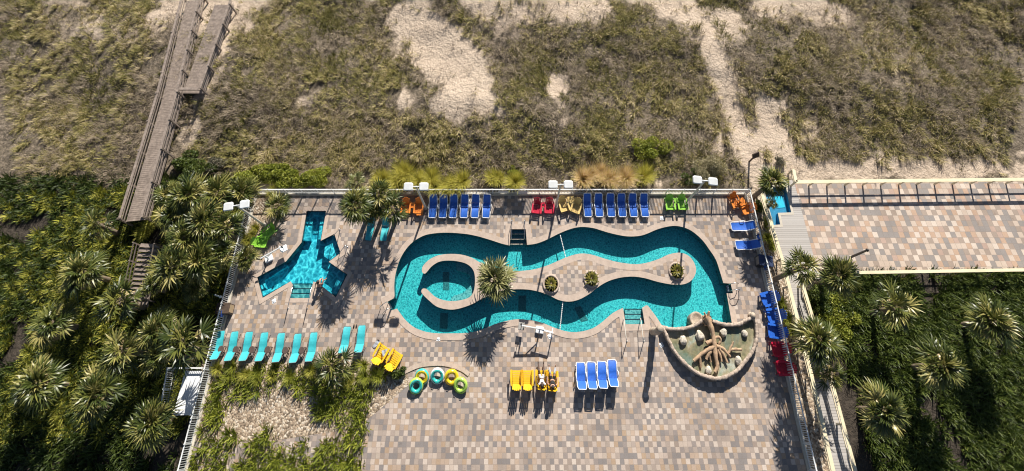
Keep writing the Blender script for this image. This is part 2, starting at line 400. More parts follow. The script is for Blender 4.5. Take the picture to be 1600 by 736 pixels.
def offset(P, d, lim=1.6):
    """outward offset of a ccw outline"""
    n = len(P); out = []
    for i in range(n):
        a, b, c = Vector(P[i - 1]), Vector(P[i]), Vector(P[(i + 1) % n])
        e1 = (b - a).normalized(); e2 = (c - b).normalized(); n1 = Vector((e1.y, -e1.x)); n2 = Vector((e2.y, -e2.x))
        m = n1 + n2
        if m.length < 1e-3: m = n1
        m.normalize(); k = min(lim, 1 / max(.3, m.dot(n1))); out.append(tuple(b + m * d * k))
    return out
def wind(P, x, y):
    w_ = 0; n = len(P)
    for i in range(n):
        x0, y0 = P[i]; x1, y1 = P[(i + 1) % n]; s = (x1 - x0) * (y - y0) - (x - x0) * (y1 - y0)
        if y0 <= y < y1 and s > 0: w_ += 1
        elif y1 <= y < y0 and s < 0: w_ -= 1
    return w_ != 0
def sheet(name, outers, holes, z, m, parent=None, thick=0, mb=None):
    """flat surface: inside any outer outline and outside every hole"""
    V = []; E_ = []
    for P in outers + holes:
        o = len(V); V += [Vector(p[:2]) for p in P]; E_ += [(o + i, o + (i + 1) % len(P)) for i in range(len(P))]
    r = delaunay_2d_cdt(V, E_, [], 0, 1e-5); vv, fs = r[0], r[2]; keep = []
    for f in fs:
        cx = sum(vv[i].x for i in f) / 3; cy = sum(vv[i].y for i in f) / 3
        if any(wind(P, cx, cy) for P in outers) and not any(wind(P, cx, cy) for P in holes):
            A_, B_, C3 = (vv[i] for i in f[:3]); cr_ = (B_.x - A_.x) * (C3.y - A_.y) - (C3.x - A_.x) * (B_.y - A_.y); keep.append(tuple(f) if cr_ > 0 else tuple(reversed(f)))
    b = mb or MB()
    if thick:
        top = [(v.x, v.y, z) for v in vv]; bot = [(v.x, v.y, z - thick) for v in vv]; nn = len(vv)
        edges = {}
        for f in keep:
            for i in range(3): edges[(f[i], f[(i + 1) % 3])] = 1
        side = [(a, a + nn, c + nn, c) for (a, c) in edges if (c, a) not in edges]
        b.add(top + bot, keep + side)
    else: b.add([(v.x, v.y, z) for v in vv], keep)
    if mb: return b
    return b.build(name, m, parent)
def wallstrip(P, z0, z1, inward=True):
    b = MB(); n = len(P); vs = [(p[0], p[1], z0) for p in P] + [(p[0], p[1], z1) for p in P]
    b.add(vs, [(i, n + i, n + (i + 1) % n, (i + 1) % n) if inward else (i, (i + 1) % n, n + (i + 1) % n, n + i) for i in range(n)], False)
    return b

s = 1
POOL = ccw(outline([(616, 465, s), (605, 471, s), (611, 486, s), (620, 483, s), (624.5, 489.5), (632.6, 500), (646, 511.5), (662.5, 518.5), (681.5, 521.5), (703, 521.8), (728, 521),
    (747, 518), (760, 513), (774, 507), (790, 502.5), (810.6, 499.5), (832.5, 501.6), (848, 505.5), (864, 512), (882.5, 518), (901, 519.7), (923, 515), (939, 505.6), (957.5, 490), (973, 482, s),
    (977, 507.5, s), (1008, 507, s), (1004, 481.5, s), (1011, 478), (1017, 485), (1025, 495.5), (1033, 508, s), (1051, 515), (1075, 514), (1100, 506), (1120, 507), (1145, 510, s),
    (1136, 459, s), (1146, 459, s), (1142, 442.5, s), (1130.6, 441.6, s), (1125, 423), (1119, 405.6), (1109, 390), (1097, 374), (1081, 360.5), (1065.6, 354), (1050, 352.5), (1029, 357), (1007, 366),
    (993, 368.6), (979, 368.6), (966, 366.5), (951, 363), (938, 359), (926, 355.6), (908.6, 354), (892, 357), (873, 364.5), (854, 374), (838, 380), (824, 382, s), (822, 357.5, s), (797, 357.5, s),
    (796, 383, s), (783.6, 380), (770, 375.5), (757, 371.5), (744, 368), (728, 365), (703, 363), (679, 364), (660, 368.5), (641, 381), (627, 400), (619, 421.5), (615.5, 443)]))
ISL = ccw(outline([(660, 424), (661.5, 416), (670.6, 406.6), (684, 400), (700.5, 397.6), (719.5, 398.4), (736, 403), (750, 411), (765, 419), (783, 424), (802.6, 424.5), (817.6, 423.7), (835, 421.5),
    (854, 416), (870.5, 409), (887, 402), (906, 397), (924, 398.5), (945, 405), (964, 410), (989, 413.4), (1007.5, 412), (1029, 405.6), (1046, 398), (1062.5, 395.6), (1075, 400), (1083, 409), (1087, 421), (1084, 432),
    (1076.6, 440), (1065.6, 443.8), (1050, 443.8), (1029, 440), (1007.5, 434), (989, 431.5), (970, 433), (951, 438.4), (935.6, 447), (920, 459), (904, 467.5), (889, 470.6), (873, 468), (857.5, 460.5), (842, 455),
    (823, 451.6), (801, 451.5), (782, 454), (766, 460), (750, 467.5), (737.5, 474.5), (719, 481), (703, 483), (684, 479), (672, 470), (662.5, 461), (659, 456), (660.5, 452), (665.6, 452), (670, 455.6), (680, 464.5),
    (694, 470), (712.5, 471), (731, 466.6), (739, 459), (742.5, 446), (742, 427.5), (736, 416.6), (725, 410), (706, 406.6), (687.5, 408), (675, 415), (667.5, 423.5), (663.5, 427)]))
INLAY = ccw(outline([(776, 432), (802, 433), (820, 432), (838, 430), (858, 424), (875, 417), (890, 411), (906, 406), (921, 407), (941, 414), (962, 419), (989, 422), (1010, 420.5), (1033, 413.5), (1050, 405.5),
    (1062, 405), (1070, 408), (1075, 414), (1077, 421), (1075, 428), (1070, 433), (1063, 435.5), (1050, 435), (1030, 431), (1008, 424.8), (989, 422.8), (967, 424), (946, 430), (930, 438), (914, 450), (900, 458), (889, 460.5),
    (876, 458.5), (861, 451), (844, 446), (824, 442.5), (800, 442), (780, 444)]))
LP = ccw(outline([(478.7, 329, s), (510.4, 329, s), (502, 375.4, s), (523, 364.6, s), (533, 395.6, s), (514.8, 409, s), (543.5, 428.7, s), (525, 465.6, s), (496, 442, s), (490, 441, s), (485, 466.5, s), (452, 466.5, s),
    (457, 446, s), (454, 440.6, s), (409.8, 466.7, s), (401, 433, s), (446.7, 408, s), (470.6, 378.7, s)]))
NP = ccw(outline([(1192, 291, s), (1228, 291, s), (1236.7, 332.4, s), (1215.6, 333, s), (1219.6, 351.3, s), (1208.5, 352, s)]))
X0, X1, YB, Y0 = -20.55, 18.75, 13.15, -4.6
DECK = [(X0, Y0), (X1, Y0), (X1, YB), (X0, YB)]

# ------------------------------------------------------------------ terrain and its cover
def seg_d(p, a, b):
    a = np.array(a); b = np.array(b); ab = b - a; t = np.clip(((p - a) @ ab) / (ab @ ab), 0, 1)
    return np.linalg.norm(p - (a + t[..., None] * ab), axis=-1)
def xy(px, py): g = G(px, py); return (g.x, g.y)
def fnoise(x, y, sc_=1.0, seed=0.0, octv=4):
    out = np.zeros_like(x); flat = out.ravel(); xs = x.ravel(); ys = y.ravel()
    for i in range(len(flat)): flat[i] = noise.fractal((xs[i] * sc_ + seed, ys[i] * sc_ - seed, seed), .9, 2.0, octv)
    return flat.reshape(x.shape)
SANDS = [((655, 40), (735, 135), 2.8), ((705, 150), (758, 166), 1.9), ((338, 120), (303, 205), 1.25), ((345, 90), (360, 40), 1.4), ((866, 130), (868, 185), .75), ((632, 130), (630, 168), .55),
         ((1122, 100), (1143, 160), 1.25), ((1143, 160), (1160, 205), 1.3), ((1160, 205), (1186, 268), 1.5), ((1196, 175), (1212, 235), 1.5), ((1200, 262), (1700, 262), .85), ((1210, 245), (1240, 268), 1.0), ((1095, 40), (1125, 120), 1.3),
         ((1080, 163), (1112, 168), .4), ((1258, 205), (1278, 196), .4), ((1225, 165), (1240, 175), .35), ((400, 283), (560, 287), .25), ((985, 292), (1020, 290), .2), ((1120, 215), (1125, 232), .35), ((480, 160), (500, 158), .25)]
def sandness(x, y):
    """0 = grown over, 1 = bare sand"""
    p = np.stack([x, y], -1); s_ = np.zeros(x.shape)
    wob = fnoise(x, y, .45, 3.3) * 1.3 + fnoise(x, y, 1.9, 9.3, 2) * .55
    for a, b, r in SANDS:
        d = seg_d(p, xy(*a), xy(*b)) + wob; s_ = np.maximum(s_, np.clip((r + .6 - d) / 1.3, 0, 1))
    far = np.clip((y - 22.5) / 9, 0, 1) * np.clip(fnoise(x, y, .12, 8.1) * 2.2 + .35 , 0, 1)
    return np.maximum(s_, far)
def terr(x, y):
    x = np.asarray(x, float); y = np.asarray(y, float)
    n = np.clip((y - 14.5) / 6, 0, 1)
    base = (np.sin(x * .21 + 1.3) * .35 + np.sin(y * .45 + x * .12) * .28 + np.sin(x * .07 + 2) * .5 + .45) * n
    l = np.clip((-21.5 - x) / 3, 0, 1) * (1 - n)
    return base - .07 - l * .15 * (1 + np.sin(x * .8) * np.cos(y * .6))
def tz(x, y): return float(terr(x, y))
gx = np.concatenate([np.arange(-400, -64, 12), np.arange(-64, 64.01, .4), np.arange(76, 401, 12)])
gy = np.concatenate([np.arange(-300, -8, 12), np.arange(-6, 44.01, .4), np.arange(52, 500, 14)])
XX, YY = np.meshgrid(gx, gy); ZZ = terr(XX, YY)
inner = (np.abs(XX) < 66) & (YY > 12) & (YY < 46)
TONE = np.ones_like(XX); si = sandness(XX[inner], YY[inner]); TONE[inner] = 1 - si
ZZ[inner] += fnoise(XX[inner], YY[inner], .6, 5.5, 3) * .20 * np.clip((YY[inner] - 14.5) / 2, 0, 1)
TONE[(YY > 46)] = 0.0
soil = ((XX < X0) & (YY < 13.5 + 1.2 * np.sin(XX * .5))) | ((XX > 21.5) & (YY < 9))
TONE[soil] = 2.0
nx, ny = len(gx), len(gy); idx = np.arange(nx * ny).reshape(ny, nx)
q = np.stack([idx[:-1, :-1], idx[:-1, 1:], idx[1:, 1:], idx[1:, :-1]], -1).reshape(-1, 4)
cx = (XX[:-1, :-1] + XX[1:, 1:]).ravel() / 2; cy = (YY[:-1, :-1] + YY[1:, 1:]).ravel() / 2
hole = ((cx > X0 + .3) & (cx < X1 - .3) & (cy > Y0 + .3) & (cy < YB - .3)) | ((cx > min(p[0] for p in NP) - .1) & (cx < max(p[0] for p in NP) + .1) & (cy > min(p[1] for p in NP) - .1) & (cy < max(p[1] for p in NP) + .05))
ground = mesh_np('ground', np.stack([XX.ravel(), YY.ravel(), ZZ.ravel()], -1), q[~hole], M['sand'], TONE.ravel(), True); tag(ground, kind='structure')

# blades ---------------------------------------------------------
def blades(cx, cy, cz, n, L, wd, lean, tone, tvar=.3, seg=2, spread=.12, up=1.0, tipw=.15, wind_=None):
    """n blades per clump at arrays of centres; each blade is a bent strip. returns V, F, T"""
    m = len(cx); k = m * n
    c = np.repeat(np.stack([cx, cy, cz], -1), n, 0); Ls = np.repeat(L, n) * rng.uniform(.6, 1.15, k)
    az = rng.uniform(0, 2 * np.pi, k)
    if wind_ is not None: az = np.where(rng.uniform(0, 1, k) < .55, np.repeat(wind_, n) + rng.normal(0, .5, k), az)
    ln = np.repeat(lean, n) * rng.uniform(.35, 1.25, k)
    d = np.stack([np.cos(az), np.sin(az)], -1); sd_ = np.stack([-d[:, 1], d[:, 0]], -1)
    c[:, :2] += d * (rng.uniform(0, 1, k) * spread)[:, None]
    V = np.zeros((k, (seg + 1) * 2, 3)); wdk = wd * rng.uniform(.7, 1.3, k)
    pos = c.copy(); V0 = []
    for i in range(seg + 1):
        t = i / seg; wi = wdk * (1 - (1 - tipw) * t)
        V[:, 2 * i, :] = pos; V[:, 2 * i + 1, :] = pos
        V[:, 2 * i, :2] -= sd_ * (wi / 2)[:, None]; V[:, 2 * i + 1, :2] += sd_ * (wi / 2)[:, None]
        ang = ln * (i + .6) / seg
        ang = np.clip(ang, 0, 2.3)
        pos = pos + np.concatenate([d * (np.sin(ang) * Ls / seg)[:, None], (np.cos(ang) * Ls / seg * up)[:, None]], -1)
    b = (np.arange(k) * (seg + 1) * 2)[:, None]
    Fq = np.concatenate([b + np.array([[2 * i, 2 * i + 1, 2 * i + 3, 2 * i + 2]]) for i in range(seg)], 0)
    T = np.clip(np.repeat(tone, n) + rng.normal(0, tvar, k), 0, 1); T = np.repeat(T, (seg + 1) * 2)
    return V.reshape(-1, 3), Fq, T

# dune grass over the whole dune -----------------------------------
nC = 46000
px_ = rng.uniform(-54, 54, nC); py_ = rng.uniform(13.8, 36, nC)
ok = np.abs(px_) < 33 + (py_ - 5) * .75; px_, py_ = px_[ok], py_[ok]
sdn = sandness(px_, py_); den = fnoise(px_, py_, .33, 1.7)
keep = (rng.uniform(0, 1, len(px_)) > np.clip(sdn * 1.06, 0, .985)) & (rng.uniform(-.55, .5, len(px_)) < den + .28)
keep &= (py_ > 15.2) | (rng.uniform(0, 1, len(px_)) < .35)
keep &= ~((px_ > 18.9) & (py_ < 14.6)) & ~((px_ > -31.5 - (py_ - 14) * .1 - 1.2) & (px_ < -27.3 - (py_ - 14) * .1) & (py_ < 40) & (rng.uniform(0, 1, len(px_)) < .8))
px_, py_ = px_[keep], py_[keep]
cl_ = fnoise(px_, py_, 1.15, 21.5, 2); k2 = (cl_ > -.22) | (rng.uniform(0, 1, len(px_)) < .35); px_, py_, cl_ = px_[k2], py_[k2], cl_[k2]
big = fnoise(px_, py_, .16, 6.2, 3); tn = np.clip(.47 + big * .22 + cl_ * .12 + rng.normal(0, .13, len(px_)), 0, 1)
V, Fq, T = blades(px_, py_, terr(px_, py_) + .02, 16, np.clip(.40 + cl_ * .40 + big * .12 + rng.normal(0, .09, len(px_)), .18, 1.0), .042, rng.uniform(1.1, 2.3, len(px_)), tn, .2, 2, .3, wind_=3.6 + big * 2.5)
def thatch():
    n_ = 26000; x_ = rng.uniform(-52, 52, n_); y_ = rng.uniform(13.9, 36, n_); a_ = fnoise(x_, y_, .28, 31.7, 3); s_ = sandness(x_, y_)
    k_ = (a_ > .02) & (rng.uniform(0, 1, n_) > s_ * .97) & (np.abs(x_) < 33 + (y_ - 5) * .75) & ~((x_ > 18.9) & (y_ < 14.6)); k_ |= (rng.uniform(0, 1, n_) < .03) & (y_ > 15)
    x_, y_ = x_[k_], y_[k_]; m_ = len(x_)
    return blades(x_, y_, terr(x_, y_) + .12, 9, rng.uniform(.35, .9, m_), .026, rng.uniform(1.6, 2.3, m_), np.clip(rng.normal(.5, .2, m_), 0, 1), .25, 2, .35, wind_=2.6 + a_[k_] * 6)
V2, F2, T2 = thatch()
tag(mesh_np('dune_thatch', V2, F2, M['thatch'], T2), kind='stuff')['label'] = 'patches of dead grey brown stalks lying over the dune grass'
tag(mesh_np('dune_grass', V, Fq, M['dunegrass'], T), kind='stuff')['label'] = 'dense tangle of olive and straw coloured dune grass behind the pool fence'

# ------------------------------------------------------------------ decks, pools
sheet('pool_deck', [DECK], [POOL, LP], 0.0, M['paver'], thick=.25)['kind'] = 'structure'
sheet('pool_coping', [offset(POOL, .36)], [offset(POOL, -.03)], .022, M['coping'], thick=.05)['kind'] = 'structure'
sheet('small_pool_coping', [offset(LP, .26)], [offset(LP, -.03)], .022, M['coping'], thick=.05)['kind'] = 'structure'
DEP, WZ = -.98, -.12
sheet('pool_floor', [offset(POOL, .01)], [], DEP, M['pool_floor'])['kind'] = 'structure'
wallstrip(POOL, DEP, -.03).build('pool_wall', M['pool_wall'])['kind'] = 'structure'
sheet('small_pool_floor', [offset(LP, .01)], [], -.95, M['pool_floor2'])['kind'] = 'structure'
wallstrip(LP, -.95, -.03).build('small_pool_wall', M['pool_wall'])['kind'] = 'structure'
sheet('pool_water', [offset(POOL, .004)], [offset(ISL, -.004)], WZ, M['water'])['kind'] = 'structure'
sheet('small_pool_water', [offset(LP, .004)], [], WZ, M['water2'])['kind'] = 'structure'
b = wallstrip(ISL, DEP, .0, False); b.build('pool_island_wall', M['pool_wall'])['kind'] = 'structure'
sheet('pool_island', [offset(ISL, .03)], [], .022, M['coping'], thick=.05)['kind'] = 'structure'
sheet('pool_island_paving', [INLAY], [], .027, M['paver'])['kind'] = 'structure'
# ring seat and drains on the floor
def px_poly(pts, z=0): return [tuple(G(a, b_, z)[:2]) for a, b_ in pts]
tag(sheet('pool_bench', [ccw(px_poly([(712, 410), (722, 409), (736, 416), (743, 428), (743, 446), (739, 460), (731, 468), (706, 471), (704, 467), (708, 462), (724, 457), (735, 446), (737, 436), (731, 427), (714, 422)], -.5))], [], -.62, M['pool_step'], thick=.34), kind='structure')
for i, (pp, lb) in enumerate([([(692, 425), (702, 425), (702, 453), (692, 453)], 'dark floor drain grate in the round inner pool'),
                    ([(688, 489), (700, 490), (699, 514), (687, 513)], 'dark drain grate in the channel below the round inner pool'),
                    ([(810, 462), (822, 462), (822, 486), (810, 486)], 'dark drain grate in the lower channel left of the rope'),
                    ([(897, 481), (907, 478), (919, 500), (908, 503)], 'tilted dark drain grate in the lower channel right of the rope')]):
    o = sheet('drain_grate', [ccw(px_poly(pp, DEP))], [], DEP + .02, M['drain'], thick=.015); tag(o, lb, 'drain grate', 'drain grates on the pool floor')
# small pool benches and steps
def slab(name, pts, z, z0, m, parent=None):
    b = MB(); b.prism(px_poly(pts, z), z0, z); o = b.build(name, m, parent); return o
for pts, z in (([(480.5, 331), (509, 331), (508.5, 337), (490, 337), (485, 376), (473, 376)], -.5), ([(508.5, 337), (503, 374), (497, 374), (501, 337)], -.5), ([(403, 434), (446, 411), (449, 416), (414, 438), (416, 452), (451, 436), (453, 440), (410, 464)], -.5),
               ([(509, 371), (522, 366), (532, 395), (515, 407), (506, 400)], -.42), ([(516, 412), (541, 429), (525, 462), (517, 456), (529, 433), (512, 419)], -.45)):
    slab('pool_seat_ledge', pts, z, -.94, M['pool_floor2'])['kind'] = 'structure'
for i in range(3):
    y = 465.5 - i * 7.5
    slab('pool_step', [(453, y), (485.5, y), (487, y - 7.3), (454.5, y - 7.3)], -.22 - .2 * i, -.93 + .003 * i, M['pool_step'])['kind'] = 'structure'
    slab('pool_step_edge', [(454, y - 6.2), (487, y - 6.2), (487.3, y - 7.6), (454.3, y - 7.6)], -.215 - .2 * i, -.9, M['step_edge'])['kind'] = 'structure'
for i in range(3):     # steps of the top notch
    y = 358 + i * 8
    slab('pool_step', [(797, y), (822.5, y), (823, y + 7.6), (797, y + 7.6)], -.25 - .2 * i, -.96 + .003 * i, M['pool_wall'])['kind'] = 'structure'
    slab('pool_step_edge', [(797.3, y + 6.6), (822.3, y + 6.6), (822.8, y + 8.2), (797.3, y + 8.2)], -.245 - .2 * i, -.9, M['coping'])['kind'] = 'structure'
for i in range(3):
    y = 506.5 - i * 8
    slab('pool_step', [(977, y), (1007, y), (1006, y - 7.7), (976, y - 7.7)], -.22 - .2 * i, -.96 + .003 * i, M['pool_step'])['kind'] = 'structure'
    slab('pool_step_edge', [(976.3, y - 6.7), (1006, y - 6.7), (1005.6, y - 8.2), (976, y - 8.2)], -.215 - .2 * i, -.9, M['step_edge'])['kind'] = 'structure'
# planted beds, curb and side strips
def bed(name, pts, z, m): o = sheet(name, [ccw(px_poly(pts))], [], z, m, thick=.02); o['kind'] = 'structure'; return o
bed('planting_bed', [(316, 569), (420, 569), (500, 569), (512, 556), (560, 560), (596, 572), (636, 580), (640, 600), (560, 668), (420, 690), (292, 690)], .008, M['gravel'])
bed('corner_bed', [(396, 305), (440, 306), (432, 332), (412, 350), (404, 372), (388, 420), (372, 425)], .008, M['gravel'])
b = MB(); b.box(((X0 + X1) / 2, YB - .05, .04), (X1 - X0, .26, .22)); b.box((X0 + .05, (YB + Y0) / 2 - .1, .04), (.26, YB - Y0 - .16, .22)); b.box((X1 - .05, (YB + Y0) / 2 - .1, .04), (.26, YB - Y0 - .16, .22))
b.build('deck_curb', M['curb'])['kind'] = 'structure'
sheet('gravel_strip', [[(X1 + .02, Y0), (20.1, Y0), (20.35, 13.6), (X1 + .02, 13.6)]], [], -.02, M['gravel'], thick=.03)['kind'] = 'structure'
# neighbour: planks, pool, pavers, ramp
NPAV = ccw(px_poly([(1241, 284), (1700, 281), (1700, 424), (1278, 426)]))
NPL = ccw(px_poly([(1190.5, 282), (1240, 281), (1278, 426), (1281, 436), (1230, 436), (1218, 392)]))
sheet('neighbour_paving', [NPAV], [], .0, M['paver2'], thick=.15)['kind'] = 'structure'
sheet('neighbour_boardwalk', [NPL], [NP], .004, M['planks_grey'], thick=.14)['kind'] = 'structure'
sheet('neighbour_pool_floor', [offset(NP, .01)], [], -.5, M['pool_nwall'])['kind'] = 'structure'
wallstrip(NP, -.5, .0).build('neighbour_pool_wall', M['pool_nwall'])['kind'] = 'structure'
slab('neighbour_pool_panel', [(1204, 293), (1217, 293), (1227, 324), (1215, 325)], -.47, -.49, M['pool_n'])['kind'] = 'structure'
sheet('neighbour_pool_water', [offset(NP, .004)], [], -.1, M['water3'])['kind'] = 'structure'
sheet('neighbour_pool_coping', [offset(NP, .16)], [offset(NP, -.02)], .02, M['curb'], thick=.04)['kind'] = 'structure'
sheet('ramp_walkway', [ccw(px_poly([(1230, 436), (1255, 436), (1300, 600), (1335, 740), (1303, 740), (1272, 600)]))], [], .0, M['planks_grey'], thick=.12)['kind'] = 'structure'

# ------------------------------------------------------------------ fences and rails
def picket_fence(a, b_, h, label, post=1.28, pick=.115, m=M['white_metal'], railw=.075):
    a = Vector(a); b_ = Vector(b_); L = (b_ - a).length; ang = math.atan2((b_ - a).y, (b_ - a).x)
    t = thing('picket_fence', a, ang, label, 'fence')
    mb = MB(); mb.box((L / 2, 0, h), (L, railw, .045)); mb.build('top_rail', m, t)
    mb = MB(); mb.box((L / 2, 0, .24), (L, .045, .04)); mb.build('bottom_rail', m, t)
    mb = MB(); n = int(L / pick)
    for i in range(n): mb.box((L * (i + .5) / n, 0, (h + .24) / 2), (.034, .026, h - .27))
    mb.build('picket_panel', m, t)
    n = round(L / post); pm = MB(); pm.box((0, 0, h / 2 + .05), (.065, .065, h + .1)); me = None
    for i in range(n + 1):
        if me is None: o = pm.build('post', m, t); me = o.data
        else: o = bpy.data.objects.new('post', me); col.objects.link(o); o.parent = t
        o.location = (L * i / n, .001, 0)
    return t
picket_fence((X0 + .06, YB - .03, 0), (X1 - .12, YB - .03, 0), 1.2, 'long white picket fence along the dune side of the pool deck')
picket_fence((X0 + .02, Y0, 0), (X0 + .02, YB - .1, 0), 1.2, 'white picket fence on the left side of the pool deck beside the palm thicket')
picket_fence((X1 - .04, Y0, 0), (X1 - .04, YB - .1, 0), 1.2, 'white picket fence on the right side of the pool deck beside the gravel strip')

def cap_rail(pts, h, label, name='railing', m=M['cream'], capw=.24, post_d=2.0, mids=(0.55,), z=0.0, postw=.1, cat='railing', parent=None):
    P = [Vector((*p[:2], p[2] if len(p) > 2 else z)) for p in pts]; t = thing(name, P[0], 0, label, cat) if parent is None else parent
    o0 = P[0] if parent is None else Vector((0, 0, 0))
    c = MB(); r = MB()
    for i in range(len(P) - 1):
        a, b_ = P[i] - o0, P[i + 1] - o0
        c.bar(a + Vector((0, 0, h)), b_ + Vector((0, 0, h)), capw, .05)
        for mh in mids: r.bar(a + Vector((0, 0, mh * h)), b_ + Vector((0, 0, mh * h)), .045, .09)
        n = max(1, round((b_ - a).length / post_d))
        for k in range(n + (1 if i == len(P) - 2 else 0)):
            p = a.lerp(b_, k / n); q_ = MB(); q_.box((p.x, p.y, p.z + h / 2 - .1), (postw, postw, h + .14)); q_.build('post', m, t)
    c.build('cap_board', m, t); r.build('middle_rail', m, t)
    return t
def w2(px, py, z=0): g = G(px, py, z); return (g.x, g.y)
cap_rail([w2(1240, 265, 1.15), w2(1244, 284, 1.15), w2(1700, 279, 1.15)], 1.15, 'cream wooden railing along the dune edge of the neighbouring deck', post_d=1.45)
cap_rail([w2(1190, 300, 1.15), w2(1222, 404, 1.15), w2(1233, 447, 1.15), w2(1269, 590, 1.15), w2(1303, 740, 1.15)], 1.15, 'long cream railing beside the gravel strip and the grey boardwalk')
cap_rail([w2(1255, 446, 1.0), w2(1272, 503, 1.0), w2(1299, 592, 1.0), w2(1338, 740, 1.0)], 1.0, 'cream railing on the far side of the narrow ramp walkway', capw=.2)
cap_rail([w2(1260, 433, 1.0), w2(1329, 426, 1.0), w2(1700, 420, 1.0)], 1.0, 'cream railing along the lower edge of the neighbouring paved deck', capw=.2)

# elevated boardwalk on the left
def boardwalk():
    z = 1.25
    A = Vector((*w2(305, 0, z), z)); B = Vector((*w2(269, 152, z), z)); C_ = Vector((*w2(244, 240, z), z)); D_ = Vector((*w2(214, 345, z), z))
    t = thing('boardwalk', (B.x, B.y, 0), 0, 'weathered wooden boardwalk on stilts crossing the dune at the left', 'boardwalk')
    O = Vector((B.x, B.y, 0)); P = [p - O for p in (A, B, C_, D_)]
    pl = MB()
    for i in range(3):
        a, b_ = P[i], P[i + 1]; d = (b_ - a); L = d.length; d.normalize(); n = Vector((d.y, -d.x, 0)); k = int(L / .15)
        for j in range(k):
            p = a + d * (j + .5) * L / k; hw = .72 + random.uniform(-.01, .01); th = random.uniform(-.004, .004)
            pl.bar(p - n * hw + Vector((0, 0, th)), p + n * hw + Vector((0, 0, th)), .138, .04)
    pl.build('plank_deck', M['weathered'], t)
    for sgn in (-1, 1):
        cb = MB(); rb = MB(); jb = MB()
        for i in range(3):
            a, b_ = P[i], P[i + 1]; d = (b_ - a).normalized(); n = Vector((d.y, -d.x, 0)) * sgn * .80
            a2, b2 = a + n, b_ + n
            cb.bar(a2 + Vector((0, 0, 1.0)), b2 + Vector((0, 0, 1.0)), .2, .045)
            for hh in (.32, .66): rb.bar(a2 + Vector((0, 0, hh)), b2 + Vector((0, 0, hh)), .04, .09)
            jb.bar(a2 + Vector((0, 0, -.16)), b2 + Vector((0, 0, -.16)), .06, .24)
            k = max(1, round((b_ - a).length / 2.1))
            for j in range(k + (1 if i == 2 else 0)):
                p = a2.lerp(b2, j / k) + n.normalized() * .09; q_ = MB(); q_.box((p.x, p.y, z / 2 + .35), (.12, .12, z + 1.5)); q_.build('post', M['weathered'], t)
        cb.build('cap_board', M['weathered'], t); rb.build('railing', M['weathered'], t); jb.build('joist', M['weathered'], t)
    # side landing that opens off the walk on the dune side, out towards the beach
    x0, y0 = P[1].x + .78, P[1].y + .35; lw, ll = 1.9, 9.0; lb_ = MB(); k = int(ll / .15)
    for j in range(k): lb_.box((x0 + lw / 2, y0 + (j + .5) * .15, z + random.uniform(-.004, .004)), (lw, .138, .04))
    lb_.build('side_landing', M['weathered'], t)
    cb = MB(); cb.box((x0 + lw, y0 + ll / 2, z + 1.0), (.2, ll, .045)); cb.box((x0 + lw / 2, y0, z + 1.003), (lw - .2, .2, .045)); cb.build('cap_board', M['weathered'], t)
    rb = MB()
    for hh in (.32, .66): rb.box((x0 + lw, y0 + ll / 2, z + hh), (.04, ll, .09)); rb.box((x0 + lw / 2, y0, z + hh), (lw - .1, .04, .09))
    rb.build('railing', M['weathered'], t)
    for j in range(5): q_ = MB(); q_.box((x0 + lw + .09, y0 + .05 + j * 2.1, z / 2 + .35), (.12, .12, z + 1.5)); q_.build('post', M['weathered'], t)
    return t
boardwalk()
def stair():
    t = thing('wooden_stair', (*w2(236, 384, 1.8), 0), 0, 'slatted wooden stair with rails beside the palm thicket at the far left', 'stair')
    O = Vector(t.location); a = Vector((*w2(234, 384, 2.0), 2.0)) - O; b_ = Vector((*w2(214, 480, .6), .6)) - O; d = b_ - a
    n = Vector((d.y, -d.x, 0)).normalized() * -1; st = MB(); k = 13
    for i in range(k): p = a + d * i / k; st.bar(p - n * .7, p + n * .7, .24, .045)
    st.build('tread', M['weathered'], t)
    for sgn in (-1, 1):
        rb = MB()
        for hh in (0.0, .45, .9): rb.bar(a + n * .75 * sgn + Vector((0, 0, hh)), b_ + n * .75 * sgn + Vector((0, 0, hh)), .05, .08)
        rb.build('railing', M['weathered'], t)
        for i in range(4):
            p = a + d * i / 3.4 + n * .78 * sgn; q_ = MB(); q_.box((p.x, p.y, (p.z + .9) / 2 - .1), (.08, .08, p.z + 1.2)); q_.build('post', M['weathered'], t)
stair()
# white enclosure low at the left fence
e0, e1, e2 = w2(262, 575, 1.2), w2(316, 575, 1.2), w2(250, 640, 1.2)
picket_fence((*e0, 0), (X0 - .1, e0[1], 0), 1.2, 'short white fence joining the left fence at a grey pad', post=1.2)
picket_fence((*e2, 0), (e0[0], e0[1] - .08, 0), 1.2, 'short white fence on the outer side of the grey pad', post=1.2)
o = MB(); o.prism([(e0[0] + .05, e0[1] - .1), (X0 - 1.4, e0[1] - .1), (X0 - 1.4, e0[1] - 3), (e0[0] + .05, e0[1] - 3)], -.1, .06); o.build('concrete_pad', M['concrete'])['kind'] = 'structure'
o = MB()
for i in range(9): o.box((X0 - .25 - i * .13, e0[1] - 1.3, .9), (.115, 2.3, .04))
for sx in (0, 1):
    for sy in (-2.4, -.2): o.box((X0 - .25 - sx * 1.04, e0[1] + sy - .05, .44), (.07, .07, .88))
tag(o.build('slatted_table', M['white_plastic']), 'white slatted counter beside the grey pad left of the fence', 'counter')

